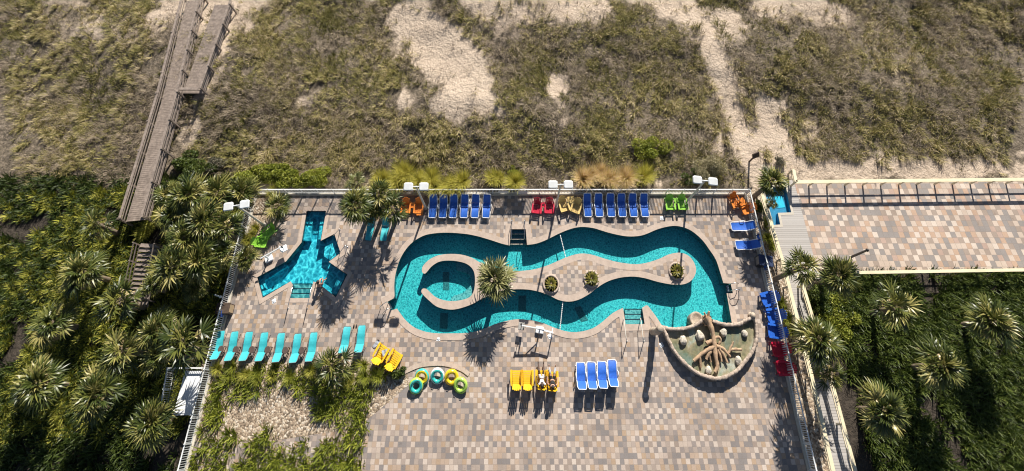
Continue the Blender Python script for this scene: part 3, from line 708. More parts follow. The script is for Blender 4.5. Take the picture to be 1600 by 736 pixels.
# ------------------------------------------------------------------ loungers
def lounger(kind):
    """foot at the origin, head towards +Y"""
    blue = kind == 'blue'
    fm = M['white_plastic'] if blue else M['grey_frame']; sm = M['blue_sling'] if blue else M['teal_sling']; wd = .62 if blue else .60
    t = thing('sun_lounger')
    kx, ky = .66, 1.10; th = R(47 if blue else 42); bl = .76 if blue else .74; zs = .34
    prof_seat = [(0.02, zs - .03), (.12, zs + .01), (.45, zs + .025), (kx - .01, zs + .035), (kx + .06, zs + .01), (.9, zs - .005), (ky, zs)]
    prof_back = [(ky + .01, zs + .005)] + [(ky + math.cos(th) * bl * f, zs + math.sin(th) * bl * f + .02 * math.sin(f * 3.1)) for f in (.2, .4, .6, .8, .94)] + [(ky + math.cos(th) * bl * 1.0 + .01, zs + math.sin(th) * bl * 1.0 - .02)]
    def sling(prof, name, w0, w1):
        b = MB(); vs = []; n = len(prof); nw = 9
        for i, (y, z) in enumerate(prof):
            f = i / (n - 1); ww = w0 + (w1 - w0) * f
            if (name == 'backrest' and i == n - 1) or (name == 'seat' and i == 0): ww *= .82
            for j in range(nw):
                u = j / (nw - 1) * 2 - 1; vs.append((u * ww / 2, y, z - .022 * (1 - u * u)))
        fs = [(i * nw + j, i * nw + j + 1, (i + 1) * nw + j + 1, (i + 1) * nw + j) for i in range(n - 1) for j in range(nw - 1)]
        b.add(vs, fs, True); b.add([(x, y, z - .02) for x, y, z in vs], [tuple(reversed(f)) for f in fs], True); return b.build(name, sm, t)
    sling(prof_seat, 'seat', wd - .1, wd - .07); sling(prof_back, 'backrest', wd - .07, wd - .09)
    r = .026 if blue else .018
    b = MB()
    for sx in (-1, 1):
        x = sx * wd / 2
        b.tube([(x * .8, -.01, zs - .05), (x * .97, .07, zs - .01), (x, .3, zs), (x, kx, zs + .02), (x, ky, zs - .02), (x, 1.45, zs - .03)], r, 8)
    b.tube([(-wd * .4, -.01, zs - .05), (wd * .4, -.01, zs - .05)], r, 8); b.tube([(-wd / 2, 1.45, zs - .03), (wd / 2, 1.45, zs - .03)], r, 8)
    b.tube([(-wd / 2, kx, zs - .03), (wd / 2, kx, zs - .03)], r * .8, 6); b.build('frame', fm, t)
    b = MB(); e = (ky + math.cos(th) * bl, zs + math.sin(th) * bl)
    pts = [(-wd / 2 + .01, ky, zs), (-wd / 2 + .01, e[0] - .12, e[1] - .10), (-wd / 2 + .07, e[0] + .01, e[1]), (wd / 2 - .07, e[0] + .01, e[1]), (wd / 2 - .01, e[0] - .12, e[1] - .10), (wd / 2 - .01, ky, zs)]
    b.tube(pts, r, 8); b.build('back_frame', fm, t)
    b = MB()
    for sx in (-1, 1): b.tube([(sx * (wd / 2 - .03), 1.34, zs - .06), (sx * (wd / 2 - .03), ky + .38, zs + .30)], r * .7, 6)
    b.build('back_support', fm, t)
    for sx in (-1, 1):
        for y, dy in ((.22, -.06), (1.32, .06)):
            b = MB(); b.tube([(sx * (wd / 2), y - dy, zs), (sx * (wd / 2 + .015), y + dy, .0)], r, 8); b.build('leg', fm, t)
        if blue:
            b = MB(); b.tube([(sx * (wd / 2 + .02), 1.0, zs), (sx * (wd / 2 + .05), .98, zs + .17), (sx * (wd / 2 + .05), .72, zs + .19), (sx * (wd / 2 + .02), .62, zs + .02)], r, 8); b.build('armrest', fm, t)
    return t
def put_lounger(proto, used, foot, head, label, group, hz=.83):
    f = G(*foot, .32); h = G(*head, hz); d = h - f; rz = math.atan2(-d.x, d.y)
    L = math.hypot(d.x, d.y); s_ = min(1.12, max(.9, L / 1.66))
    o = proto if not used else copy_tree(proto)
    return place(o, (f.x, f.y, .0), rz, label, group, (1, s_, 1))
ordn = ['first', 'second', 'third', 'fourth', 'fifth', 'sixth', 'seventh']
lb = lounger('blue'); u = False
for i, x in enumerate((676, 692, 708, 725.3, 742.3, 760)):
    put_lounger(lb, u, (x - .8, 340), (x + 1.2, 303), f'{ordn[i]} from left of six blue loungers right of the orange chairs', 'blue loungers along the dune fence'); u = True
for i, x in enumerate((918.5, 936, 954.5, 971.5, 989, 1006.5)):
    put_lounger(lb, u, (x + .7 + i * .3, 338.5), (x - 1 + i * .1, 301.5), f'{ordn[i]} from left of six blue loungers between pale yellow and lime chairs', 'blue loungers along the dune fence')
put_lounger(lb, u, (1143, 354), (1179, 352), 'blue lounger lying sideways by the right fence, the one nearer the orange chairs', 'sideways blue loungers by the right fence', .6)
put_lounger(lb, u, (1150, 383), (1187, 381), 'blue lounger lying sideways by the right fence just above the dark towel box', 'sideways blue loungers by the right fence', .6)
for i, (x, xb, y) in enumerate(((907, 910, 566.5), (923.5, 926.5, 566), (940, 943, 565), (956, 960, 562.5))):
    put_lounger(lb, u, (x, y), (xb, y + 41), f'{ordn[i]} from left of the four blue loungers below the lower pool edge', 'four blue loungers below the pool')
lt = lounger('teal')
tops = [(346.2, 516.6), (367.5, 517.5), (390, 518), (414, 519), (440, 520), (466, 521), (491, 519)]; bots = [(333, 562), (355, 564), (378, 564), (403, 564.5), (430, 566), (456.6, 567), (481.6, 565)]
for i in range(7):
    put_lounger(lt, i > 0, tops[i], bots[i], f'{ordn[i]} turquoise lounger counting from the left fence in the row of seven', 'row of seven turquoise loungers')
put_lounger(lt, True, (543, 510), (534, 552), 'left one of two turquoise loungers, half hidden by spiky palm leaves', 'two turquoise loungers by the yellow chairs')
put_lounger(lt, True, (566, 508), (559, 551), 'right one of two turquoise loungers, nearer the yellow chairs', 'two turquoise loungers by the yellow chairs')
put_lounger(lt, True, (575, 376), (580, 339), 'left turquoise lounger partly under the fan palms at the dune fence', 'turquoise loungers under the fan palms')
put_lounger(lt, True, (598.5, 376.5), (603, 339), 'right turquoise lounger partly under the fan palms at the dune fence', 'turquoise loungers under the fan palms')

# ------------------------------------------------------------------ adirondack chairs and tables
def adirondack(m, flatback=False):
    """front at -Y"""
    t = thing('adirondack_chair'); 
    b = MB()
    for i in range(7):
        y = -.36 + i * .105; z = .37 - i * .021; b.box((0, y, z), (.52, .092, .022))
    b.box((0, -.42, .335), (.54, .022, .09)); b.build('seat', m, t)
    b = MB(); n = 5
    for i in range(n):
        u_ = (i - 2) * .108; L = .80 - abs(i - 2) ** 2 * .032; a = R(26)
        p0 = Vector((u_ * .86, .26, .22)); p1 = p0 + Vector((u_ * .22, math.sin(a) * L, math.cos(a) * L))
        b.bar(p0, p1, .098, .022); b.tube([p1 + Vector((0, .010, 0)), p1 + Vector((0, -.010, 0))], .049, 10)
    b.bar((-.26, .43, .52), (.26, .43, .52), .02, .05); b.bar((-.24, .53, .74), (.24, .53, .74), .02, .05); b.build('backrest', m, t)
    for sx in (-1, 1):
        b = MB(); x = sx * .335
        b.prism([(x - .055, -.46), (x + .055, -.46), (x + .07, -.30), (x + .06, .1), (x + .035, .36), (x - .035, .36), (x - .05, .0), (x - .065, -.3)], .555, .58); b.build('armrest', m, t)
        b = MB(); b.bar((sx * .29, -.40, 0), (sx * .29, -.40, .555), .03, .10); b.build('leg', m, t)
        b = MB(); b.bar((sx * .27, -.40, .33), (sx * .27, .52, .02), .03, .11); b.bar((sx * .285, .33, .1), (sx * .285, .38, .56), .03, .08); b.build('rear_leg', m, t)
    return t
def side_table(m, w=.46, h=.44, shape='square'):
    t = thing('side_table'); b = MB()
    if shape == 'square':
        for i in range(5): b.box((0, -w / 2 + w * (i + .5) / 5, h), (w, w / 5 - .01, .022))
    elif shape == 'round': b.lathe([(w / 2 - .02, h - .02), (w / 2, h - .008), (w / 2, h + .006), (w / 2 - .02, h + .012)], 20)
    elif shape == 'big': b.box((0, 0, h), (w, w, .03), bev=.012)
    b.build('table_top', m, t)
    for sx in (-1, 1):
        for sy in (-1, 1):
            b = MB(); k = w * .36; b.bar((sx * k, sy * k, h - .01), (sx * k * 1.08, sy * k * 1.08, 0), .045, .045); b.build('leg', m, t)
    return t
protos = {}
def put(kind, maker, c, rz, label, group=None, z=0.0, scale=None):
    p = G(c[0], c[1], 0)
    if kind not in protos: o = protos[kind] = maker()
    else: o = copy_tree(protos[kind])
    o['category'] = kind[0]
    return place(o, (p.x, p.y, z), rz, label, group, scale)
def chair(m, c, rz, label, group=None, scale=None): return put(('chair', m), lambda: adirondack(M[m]), c, rz, label, group, 0, scale)
def table(m, c, rz, label, shape='square', w=.46, h=.44, group=None): return put(('table', m, shape, w, h), lambda: side_table(M[m], w, h, shape), c, rz, label, group)
chair('red', (838.5, 326), R(-6), 'left of the two crimson slatted chairs at the dune fence', 'crimson chairs at the dune fence')
chair('red', (858, 326), R(-2), 'right of the two crimson slatted chairs at the dune fence, nearer the lamp pole', 'crimson chairs at the dune fence')
table('red', (848.3, 322), 0, 'small crimson table between two crimson chairs at the dune fence', w=.36)
chair('tan_yellow', (880.5, 323), R(16), 'pale yellow slatted chair turned slightly, beside the lamp pole', 'pale yellow chairs at the dune fence')
chair('tan_yellow', (899.5, 325.5), R(-22), 'pale yellow slatted chair beside the first blue lounger of its row', 'pale yellow chairs at the dune fence')
table('tan_yellow', (891.5, 315.5), R(8), 'cream yellow square table between the two pale yellow chairs', 'big', .58, .5)
chair('orange', (635.5, 326), 0, 'orange slatted chair partly hidden by the fan palm fronds', 'orange chairs beside the blue loungers')
chair('orange', (655.5, 326), 0, 'orange slatted chair with an orange footrest in front, beside the blue loungers', 'orange chairs beside the blue loungers')
table('orange', (645.8, 323), 0, 'small orange table between the two orange chairs next to the fan palms', w=.40)
table('orange', (656.3, 333.5), 0, 'orange slatted footrest standing in front of the orange chair', w=.44, h=.34)
bpy.context.view_layer.update()
chair('green', (1045, 320.5), 0, 'left of the two lime green slatted chairs at the dune fence', 'lime green chairs at the dune fence')
chair('green', (1064, 320.5), 0, 'right of the two lime green slatted chairs at the dune fence, nearer the lamp pole', 'lime green chairs at the dune fence')
table('green', (1054.5, 316), 0, 'small lime green table between the two lime chairs at the dune fence', w=.40)
chair('orange', (1146, 317), R(14), 'orange slatted chair facing the deck in the right back corner', 'orange chairs in the right back corner')
chair('orange', (1165, 328), R(-78), 'orange slatted chair against the right fence in the back corner', 'orange chairs in the right back corner')
table('orange', (1157, 319.5), R(30), 'bright orange square table between the two chairs in the right back corner', 'big', .62, .5)
chair('green', (422, 364), R(-42), 'lime green slatted chair by the corner bed, the upper of the pair', 'lime green chairs by the corner bed')
chair('green', (410.5, 380), R(28 + 60), 'lime green slatted chair by the left fence, the lower of the pair', 'lime green chairs by the corner bed')
table('green', (416, 371.5), R(35), 'lime green square table between the pair of chairs by the corner bed', 'big', .56, .46)
for i, (c, rz, lb_) in enumerate((((1197, 468), -76, 'uppermost of the three blue slatted chairs by the right fence'), ((1206, 494), -84, 'middle one of the three blue slatted chairs by the right fence'),
                                 ((1208, 519), -98, 'lowest of the three blue slatted chairs by the right fence, next to the red chairs'))):
    chair('blue', c, R(rz), lb_, 'blue chairs by the right fence', 1.12)
table('blue', (1202, 481), R(12), 'blue square table between the upper and middle blue chairs', w=.42)
table('blue', (1206.5, 506), R(0), 'blue square table between the middle and lowest blue chairs', w=.42)
chair('red', (1214, 546), R(-86), 'upper crimson chair by the right fence, next to the blue chairs', 'crimson chairs by the right fence', 1.08)
chair('red', (1221, 576), R(-90), 'lower crimson chair by the right fence, nearest the bottom corner', 'crimson chairs by the right fence', 1.08)
table('red', (1217, 561), R(0), 'crimson side table between the two crimson chairs by the right fence', w=.42)
chair('yellow', (597, 553), R(180 - 28), 'left of the two bright yellow slatted chairs near the planting bed', 'yellow chairs near the planting bed', 1.1)
chair('yellow', (617.5, 562.5), R(180 - 28), 'right of the two bright yellow slatted chairs near the planting bed', 'yellow chairs near the planting bed', 1.1)
table('yellow', (606, 556), R(-28), 'yellow side table with a towel on it between the bright yellow chairs', w=.50)
YC = [(807, 592), (824, 592), (846, 592), (862.5, 594)]
for i, (c, lb_) in enumerate(zip(YC, ('leftmost yellow chair in the row at the bottom of the deck', 'second yellow chair from the left at the bottom of the deck, empty', 'yellow chair under the person with outstretched dark legs', 'yellow chair under the person in black with grey leggings'))):
    chair('yellow', c, R(180), lb_, 'yellow chairs at the bottom of the deck', 1.05)
for i, c in enumerate(((349, 546.5), (372, 547), (396.5, 547), (421, 547), (448.5, 548), (474, 548))):
    table('brown', c, R(0), f'brown round table between the {ordn[i]} and {ordn[i+1]} turquoise loungers', 'round', .42, .42, 'brown tables between the turquoise loungers')
# towel, bag and small dark shoes
def cloth(c, z, w, d, m, name, label, cat, rz=0):
    b = MB(); n = 9; vs = []
    for i in range(n):
        for j in range(n):
            x = (i / (n - 1) - .5) * w; y = (j / (n - 1) - .5) * d; vs.append((x, y, .05 + .045 * noise.noise((x * 9, y * 9, w * 50)) + .03 * math.sin(x * 25 + y * 9)))
    b.add(vs, [(i * n + j, (i + 1) * n + j, (i + 1) * n + j + 1, i * n + j + 1) for i in range(n - 1) for j in range(n - 1)], True)
    b.add([(x, y, z_ - .03) for x, y, z_ in vs], [(i * n + j, i * n + j + 1, (i + 1) * n + j + 1, (i + 1) * n + j) for i in range(n - 1) for j in range(n - 1)], True)
    o = b.build(name, M[m], None); p = G(c[0], c[1], z); o.location = (p.x, p.y, z); o.rotation_euler = (0, 0, rz); tag(o, label, cat)
cloth((602.5, 551), .45, .46, .36, 'cloth_grey', 'towel', 'crumpled grey towel on the yellow table near the planting bed', 'towel', .3)
cloth((588, 537.5), .0, .55, .22, 'cloth_grey', 'beach_bag', 'pale blue grey bag lying behind the left bright yellow chair', 'bag', .9)
b = MB()
for dx in (-.09, .09): b.lathe([(.0, .0), (.05, .005), (.055, .03), (.03, .06), (0, .065)], 12, (dx, 0, 0), 2.3)
p = G(555, 510); tag(b.build('shoes', M['black']), 'pair of dark shoes beside the head of the turquoise lounger', 'shoes'); bpy.data.objects['shoes'].location = p

# ------------------------------------------------------------------ lamps
def lamp():
    t = thing('floodlight_pole'); h = 5.9
    b = MB(); b.tube([(0, 0, 0), (0, 0, .04)], .17, 16); b.tube([(0, 0, .04), (0, 0, h)], [.085, .06], 12); b.build('pole', M['pole_metal'], t)
    b = MB(); b.tube([(-.52, 0, h), (.52, 0, h)], .04, 8); b.build('crossbar', M['white_metal'], t)
    for sx in (-1, 1):
        b = MB(); Mx = Matrix.Translation((sx * .55, -.02, h + .03)) @ Matrix.Rotation(R(8), 4, 'X')
        b.box((0, 0, 0), (.66, .50, .13), Mx, .05); b.box((0, .24, -.01), (.5, .1, .09), Mx, .02); hd = b.build('lamp_head', M['white_metal'], t)
        b = MB(); b.box((0, -.02, -.072), (.54, .38, .01), Mx); b.build('lens', M['grey_panel'], hd)
    return t
L0 = None
for c, rz, lb_ in (((413, 352), 8, 'twin floodlight pole in the corner bed beside the lime green chairs, farthest left'), ((665, 325), 0, 'twin floodlight pole between the orange chairs and the first blue lounger'),
                   ((868.5, 322), 0, 'twin floodlight pole between the crimson and pale yellow chairs'), ((1072, 316.5), -6, 'twin floodlight pole beside the lime green chairs at the dune fence, farthest right')):
    if L0 is None: L0 = o = lamp()
    else: o = copy_tree(L0)
    p = G(*c); place(o, (p.x, p.y, 0), R(rz), lb_, 'twin floodlight poles round the deck'); o['category'] = 'lamp post'

# ------------------------------------------------------------------ plants
def rotz(V, a): c, s_ = np.cos(a), np.sin(a); return np.stack([V[..., 0] * c - V[..., 1] * s_, V[..., 0] * s_ + V[..., 1] * c, V[..., 2]], -1)
def fan_crown(seed, nf=20, rad=1.25, nb=15, droop=.5, mat_=None, parent=None, dead=5):
    """costapalmate crown: long petioles, each ending in a stiff fan of pointed blades"""
    g = np.random.default_rng(seed); Vs, Fs, Ts = [], [], []; off = 0
    for i in range(nf + dead):
        isd = i >= nf; f = (i % nf) / nf
        az = i * 2.399963 + g.normal(0, .22)
        el = R(80) - f ** .8 * R(98) + g.normal(0, .12)
        if isd: el = R(-40) + g.normal(0, .2)
        pl = rad * (.30 + .24 * min(1, f * 1.5)) * g.uniform(.8, 1.2); bl = rad * g.uniform(.50, .74)
        if isd: bl *= .75
        fd = np.array([math.cos(el), 0, math.sin(el)])
        # the fan plane is tipped up from the petiole and rolled a little, so each fan catches light its own way
        roll = g.normal(0, .45); sdv = np.array([0, math.cos(roll), math.sin(roll)]); up = np.cross(fd, sdv); up /= np.linalg.norm(up)
        tone0 = np.clip(.44 + g.normal(0, .20) - f * .05, .02, .88) if not isd else .97
        w_ = .018; c0 = np.zeros(3); c1 = fd * pl - np.array([0, 0, .05 * f * rad])
        P = [c0 - sdv * w_, c0 + sdv * w_, c1 + sdv * w_ * .7, c1 - sdv * w_ * .7]
        V = [rotz(np.array(P), az)]; Fq = [np.array([[0, 1, 2, 3]])]; T = [np.full(4, .75)]; o = 4
        half = R(g.uniform(72, 105)) if not isd else R(45)
        for j in range(nb):
            u_ = j / (nb - 1) * 2 - 1; a = u_ * half + g.normal(0, .03)
            L = bl * (1 - .30 * abs(u_) ** 2) * g.uniform(.86, 1.1)
            d = fd * math.cos(a) + sdv * math.sin(a); d = d / np.linalg.norm(d)
            fold = abs(u_) * .35
            dr = np.array([0, 0, -1.0]) * L * droop * g.uniform(.15, .5)
            pts = [c1, c1 + d * L * .40 + up * fold * L * .4, c1 + d * L * .75 + up * fold * L * .5 + dr * .35, c1 + d * L + up * fold * L * .3 + dr]
            ws = [.014, .062 * rad, .036 * rad, .003]
            sd2 = np.cross(d, up); sd2 /= np.linalg.norm(sd2); vs = []
            for pnt, ww in zip(pts, ws): vs += [pnt - sd2 * ww / 2 + up * ww * .3 * (1 if j % 2 else -1), pnt + sd2 * ww / 2 - up * ww * .3 * (1 if j % 2 else -1)]
            V.append(rotz(np.array(vs), az)); Fq.append(np.array([[0, 1, 3, 2], [2, 3, 5, 4], [4, 5, 7, 6]]) + o)
            t_ = tone0 + g.normal(0, .07); T.append(np.minimum(np.array([t_, t_, t_, t_, t_ + .04, t_ + .04, t_ + .16, t_ + .16]), 1 if isd else .83)); o += 8
        Vs.append(np.concatenate(V)); Fs.append(np.concatenate(Fq) + off); Ts.append(np.concatenate(T)); off += len(Vs[-1])
    return mesh_np('crown', np.concatenate(Vs), np.concatenate(Fs), mat_ or M['palm'], np.clip(np.concatenate(Ts), 0, 1), False, parent)
crowns = {}
def crown_mesh(v, pale=False):
    k = (v, pale)
    if k not in crowns:
        o = fan_crown(100 + v, [20, 27, 16, 34, 23, 30][v % 6], 1.25, [13, 15, 12, 14, 16, 13][v % 6], [.45, .8, .6, .5, 1.0, .7][v % 6], M['palm_pale'] if pale else M['palm'], None, [5, 9, 4, 7, 12, 6][v % 6]); crowns[k] = o.data; bpy.data.objects.remove(o)
    return crowns[k]
def palm(crown_px, h, rad, label, group=None, v=0, lean=(0, 0), pale=False, trunk_r=.14, name='fan_palm', z0=0.0, cat='palm tree'):
    """crown centre seen at crown_px at height h above the ground z0; trunk goes down to the ground"""
    c = G(crown_px[0], crown_px[1], h + z0); base = Vector((c.x + lean[0], c.y + lean[1], z0))
    t = thing(name, base, 0, label, cat, group)
    b = MB(); n = 9; pts = []; rr = []
    for i in range(n):
        f = i / (n - 1); x = (c.x - base.x) * f ** 1.3; y = (c.y - base.y) * f ** 1.3
        pts.append((x, y, -.15 + (h + .15) * f)); rr.append(trunk_r * (1.35 - .45 * f) if f < .8 else trunk_r * (1.0 + (f - .8) * 2.2))
    b.tube(pts, rr, 10)
    for i in range(26):      # cut leaf bases
        f = random.uniform(.25, .98); a = random.uniform(0, 6.28); x = (c.x - base.x) * f ** 1.3; y = (c.y - base.y) * f ** 1.3; z_ = h * f
        d = Vector((math.cos(a), math.sin(a), .9)).normalized(); p0 = Vector((x, y, z_)) + d * trunk_r * .8; b.bar(p0, p0 + d * random.uniform(.08, .2), .07, .02)
    b.build('trunk', M['wood_trunk'], t)
    o = bpy.data.objects.new('crown', crown_mesh(v, pale)); col.objects.link(o); o.parent = t
    o.location = (c.x - base.x, c.y - base.y, h - .05); s_ = rad / 1.25; o.scale = (s_, s_, s_); o.rotation_euler = (random.uniform(-.25, .25), random.uniform(-.25, .25), random.uniform(0, 6.28))
    return t
palm((774, 437), 2.3, 1.42, 'pale feathery fan palm standing on the pool island', v=3, pale=True)
palm((556, 320), 4.2, 1.3, 'tallest fan palm of the clump at the dune fence, its crown farthest left', 'fan palms at the dune fence', 1)
palm((592, 303), 3.4, 1.15, 'fan palm of the dune fence clump whose crown hangs over the fence', 'fan palms at the dune fence', 0)
palm((612, 326), 2.6, 1.25, 'fan palm of the dune fence clump nearest the orange chairs', 'fan palms at the dune fence', 2)
palm((578, 326), 2.4, 1.1, 'lower fan palm in the middle of the dune fence clump above the turquoise loungers', 'fan palms at the dune fence', 3)
palm((1207, 284), 3.9, 1.2, 'fan palm leaning over the small blue pool of the neighbouring deck', 'fan palms right of the fence', 1, (-.25, -.1))
palm((1206, 318), 1.6, .5, 'small dark fan palm beside the neighbouring blue pool', 'fan palms right of the fence', 2, trunk_r=.09)
palm((1254, 418), 4.6, 1.25, 'fan palm above the end of the grey boardwalk, its trunk leaning from the gravel strip', 'fan palms right of the fence', 0, (-.25, 0))
palm((1311, 430), 3.8, 1.35, 'fan palm at the right edge below the neighbouring deck', 'fan palms right of the fence', 3)
palm((1279, 533), 4.3, 1.5, 'large fan palm over the narrow ramp walkway at the lower right', 'fan palms right of the fence', 1, (-.2, 0))
palm((1298, 585), 2.4, 1.0, 'lower fan palm beneath the large one beside the ramp walkway', 'fan palms right of the fence', 2)
palm((519, 573), 1.0, 1.35, 'spiky low palm in the planting bed beside the two turquoise loungers', None, 2, trunk_r=.1)
palm((433, 323), 1.2, 1.15, 'low fan palm in the corner bed at the left end of the dune fence', None, 0)
palm((385, 402), 1.0, .85, 'small fan palm inside the left fence beside the white pool lift', None, 3)
palm((556, 285), .9, .9, 'low pale fan palm just beyond the dune fence behind the palm clump', None, 2, pale=True)
LEFT = [((295, 305), 3.6, 1.55, 'crown under the left end of the dune bushes'), ((337, 302), 3.2, 1.5, 'crown beside the sandy gap near the corner of the fence'), ((378, 300), 2.6, 1.3, 'crown behind the left floodlight heads'), ((270, 338), 3.2, 1.3, 'crown beside the golden grass at the boardwalk'),
        ((318, 345), 4.0, 1.4, 'crown in the upper middle of the thicket'), ((352, 355), 3.4, 1.35, 'crown touching the left fence below the floodlight'), ((290, 372), 3.6, 1.4, 'crown above the slatted stair'), ((268, 415), 4.2, 1.55, 'crown with dead pale fronds beside the slatted stair'),
        ((314, 405), 3.8, 1.5, 'crown in the middle of the thicket'), ((345, 395), 3.0, 1.1, 'crown against the middle of the left fence'), ((303, 452), 2.8, .8, 'small crown above the dark gap of the thicket'), ((286, 534), 3.8, 1.75, 'large yellowish crown beside the lower left fence'),
        ((245, 516), 3.2, 1.3, 'crown at the far left edge of the dark gap'), ((248, 556), 2.6, 1.2, 'crown left of the grey pad'), ((262, 305), 2.4, 1.1, 'crown nearest the boardwalk rail'), ((240, 442), 2.2, .9, 'low crown under the slatted stair')]
for i, (c, h, r_, lb_) in enumerate(LEFT): palm(c, h, r_, 'thicket palm, ' + lb_, 'fan palms in the thicket left of the fence', (i * 5 + 1) % 6, (random.uniform(-.3, .3), random.uniform(-.3, .3)))
OUT = [(186, 470, 3.5, 1.5, 'left of the slatted stair'), (128, 425, 3.6, 1.5, 'standing well left of the slatted stair'), (190, 548, 3.2, 1.4, 'left of the grey pad and its white fence'), (150, 615, 3.4, 1.5, 'lower left of the grey pad'), (82, 505, 3.0, 1.4, 'near the far left edge, half way down'),
       (236, 660, 2.8, 1.4, 'just outside the white fence below the grey pad'), (150, 350, 3.0, 1.3, 'left of the lower end of the boardwalk'), (60, 600, 3.0, 1.5, 'near the lower left corner'),
       (1400, 480, 3.6, 1.5, 'right of the bright green bush below the neighbouring deck'), (1470, 570, 3.4, 1.5, 'middle of the dark ground far right of the ramp'), (1380, 640, 3.2, 1.5, 'right of the lower end of the ramp'), (1550, 500, 3.4, 1.5, 'at the far right below the neighbouring deck')]
for i, (x, y, h, r_, lb_) in enumerate(OUT): palm((x, y), h, r_, 'fan palm ' + lb_, 'fan palms outside the pool grounds', (i * 5 + 2) % 6)
# cycads in planter rings
ck = {}
def cycad(c, r_, label, ring):
    p = G(*c); t = thing('cycad', (p.x, p.y, .03), 0, label, 'plant', 'small spiky plants on the pool island'); g = np.random.default_rng(int(c[0]))
    Vs, Fs, Ts, off = [], [], [], 0
    for i in range(34):
        az = i * 2.4; el = R(75 - 70 * i / 34); L = r_ * g.uniform(.9, 1.1); k = 7; w_ = .055
        for sgn in (0,):
            vs = []
            for s_ in range(k):
                f = s_ / (k - 1); x = math.cos(el) * L * f + .05; z_ = .25 + math.sin(el) * L * f * (1 - .35 * f) - .18 * f * f * L; ww = w_ * math.sin(max(.08, f) * 2.8 + .25)
                vs += [(x, -ww, z_ - ww * .4), (x, ww, z_ - ww * .4)]
            Vs.append(rotz(np.array(vs), az)); Fs.append(np.array([[2 * q_, 2 * q_ + 1, 2 * q_ + 3, 2 * q_ + 2] for q_ in range(k - 1)]) + off); off += 2 * k
            Ts.append(np.full(2 * k, g.uniform(.25, .8)))
    mesh_np('crown', np.concatenate(Vs), np.concatenate(Fs), M['cycad'], np.concatenate(Ts), False, t)
    b = MB(); b.lathe([(.09, -.02), (.12, .1), (.1, .25), (.05, .3)], 10); b.build('stem', M['wood_trunk'], t)
    b = MB(); R1 = ring; b.lathe([(R1 - .13, .0), (R1 - .13, .10), (R1, .10), (R1, .0)], 28); o = b.build('planter_ring', M['coping']); o.location = (p.x, p.y, .03); tag(o, 'low stone ring round the ' + label, 'planter')
    b = MB(); b.lathe([(0, .045), (R1 - .13, .045)], 20); s__ = b.build('soil', M['gravel'], o)
cycad((861, 444), .46, 'bronze green spiky plant nearest the island palm', .62)
cycad((924, 436), .56, 'spiky plant on the middle of the island', .58)
cycad((1057, 424), .56, 'spiky plant on the round right island end', .60)

def clump(name, c, n, L, wd, lean, m, label, cat, group=None, tone=.5, spread=.35, z=None, k=1, sx=1.0):
    p = G(c[0], c[1], 0); z = tz(p.x, p.y) if z is None else z
    if p.y > 14: p = G(c[0], c[1], z + .3)
    t = thing(name, (p.x, p.y, z), 0, label, cat, group)
    V, Fq, T = blades(rng.normal(0, .16 * sx, k), rng.normal(0, .16, k), np.zeros(k), n, np.full(k, L), wd, np.full(k, lean), np.full(k, tone), .22, 4, spread)
    mesh_np('blades', V, Fq, m, T, False, t)
    return t
# fountain grass beyond the fence
for i, (x, y, m, L) in enumerate([(600, 278, 'gold_grass', 1.2), (623, 276, 'gold_grass', 1.35), (634, 266, 'gold_grass', 1.3), (655, 278, 'gold_grass', 1.2), (680, 278, 'gold_grass', 1.35), (702, 280, 'gold_grass', 1.25), (725, 278, 'gold_grass', 1.35),
                                   (775, 277, 'gold_grass', 1.0), (806, 272, 'gold_grass', 1.25), (909, 274, 'plume', 1.45), (933, 268, 'plume', 1.25), (952, 275, 'plume', 1.35), (976, 273, 'plume', 1.45), (1007, 271, 'gold_grass', 1.3)]):
    lb_ = f'{"golden green" if m == "gold_grass" else "tan plumed"} grass clump beyond the dune fence, ' + ['just right of the fan palms', 'second right of the fan palms', 'set back behind the floodlight heads', 'in front of the floodlight pole', 'behind the first blue loungers',
        'behind the middle of the left blue lounger row', 'behind the end of the left blue lounger row', 'small one between two lamp poles', 'left of the middle floodlight', 'right beside the middle floodlight', 'second of the plumed row', 'third of the plumed row', 'last and largest of the plumed row', 'standing alone right of the plumed row'][i]
    clump('ornamental_grass', (x, y + 9), 460, L * 1.3, .04, .9, M[m], lb_, 'grass', 'ornamental grass clumps behind the fence', .82, .3, k=2, sx=1.4)
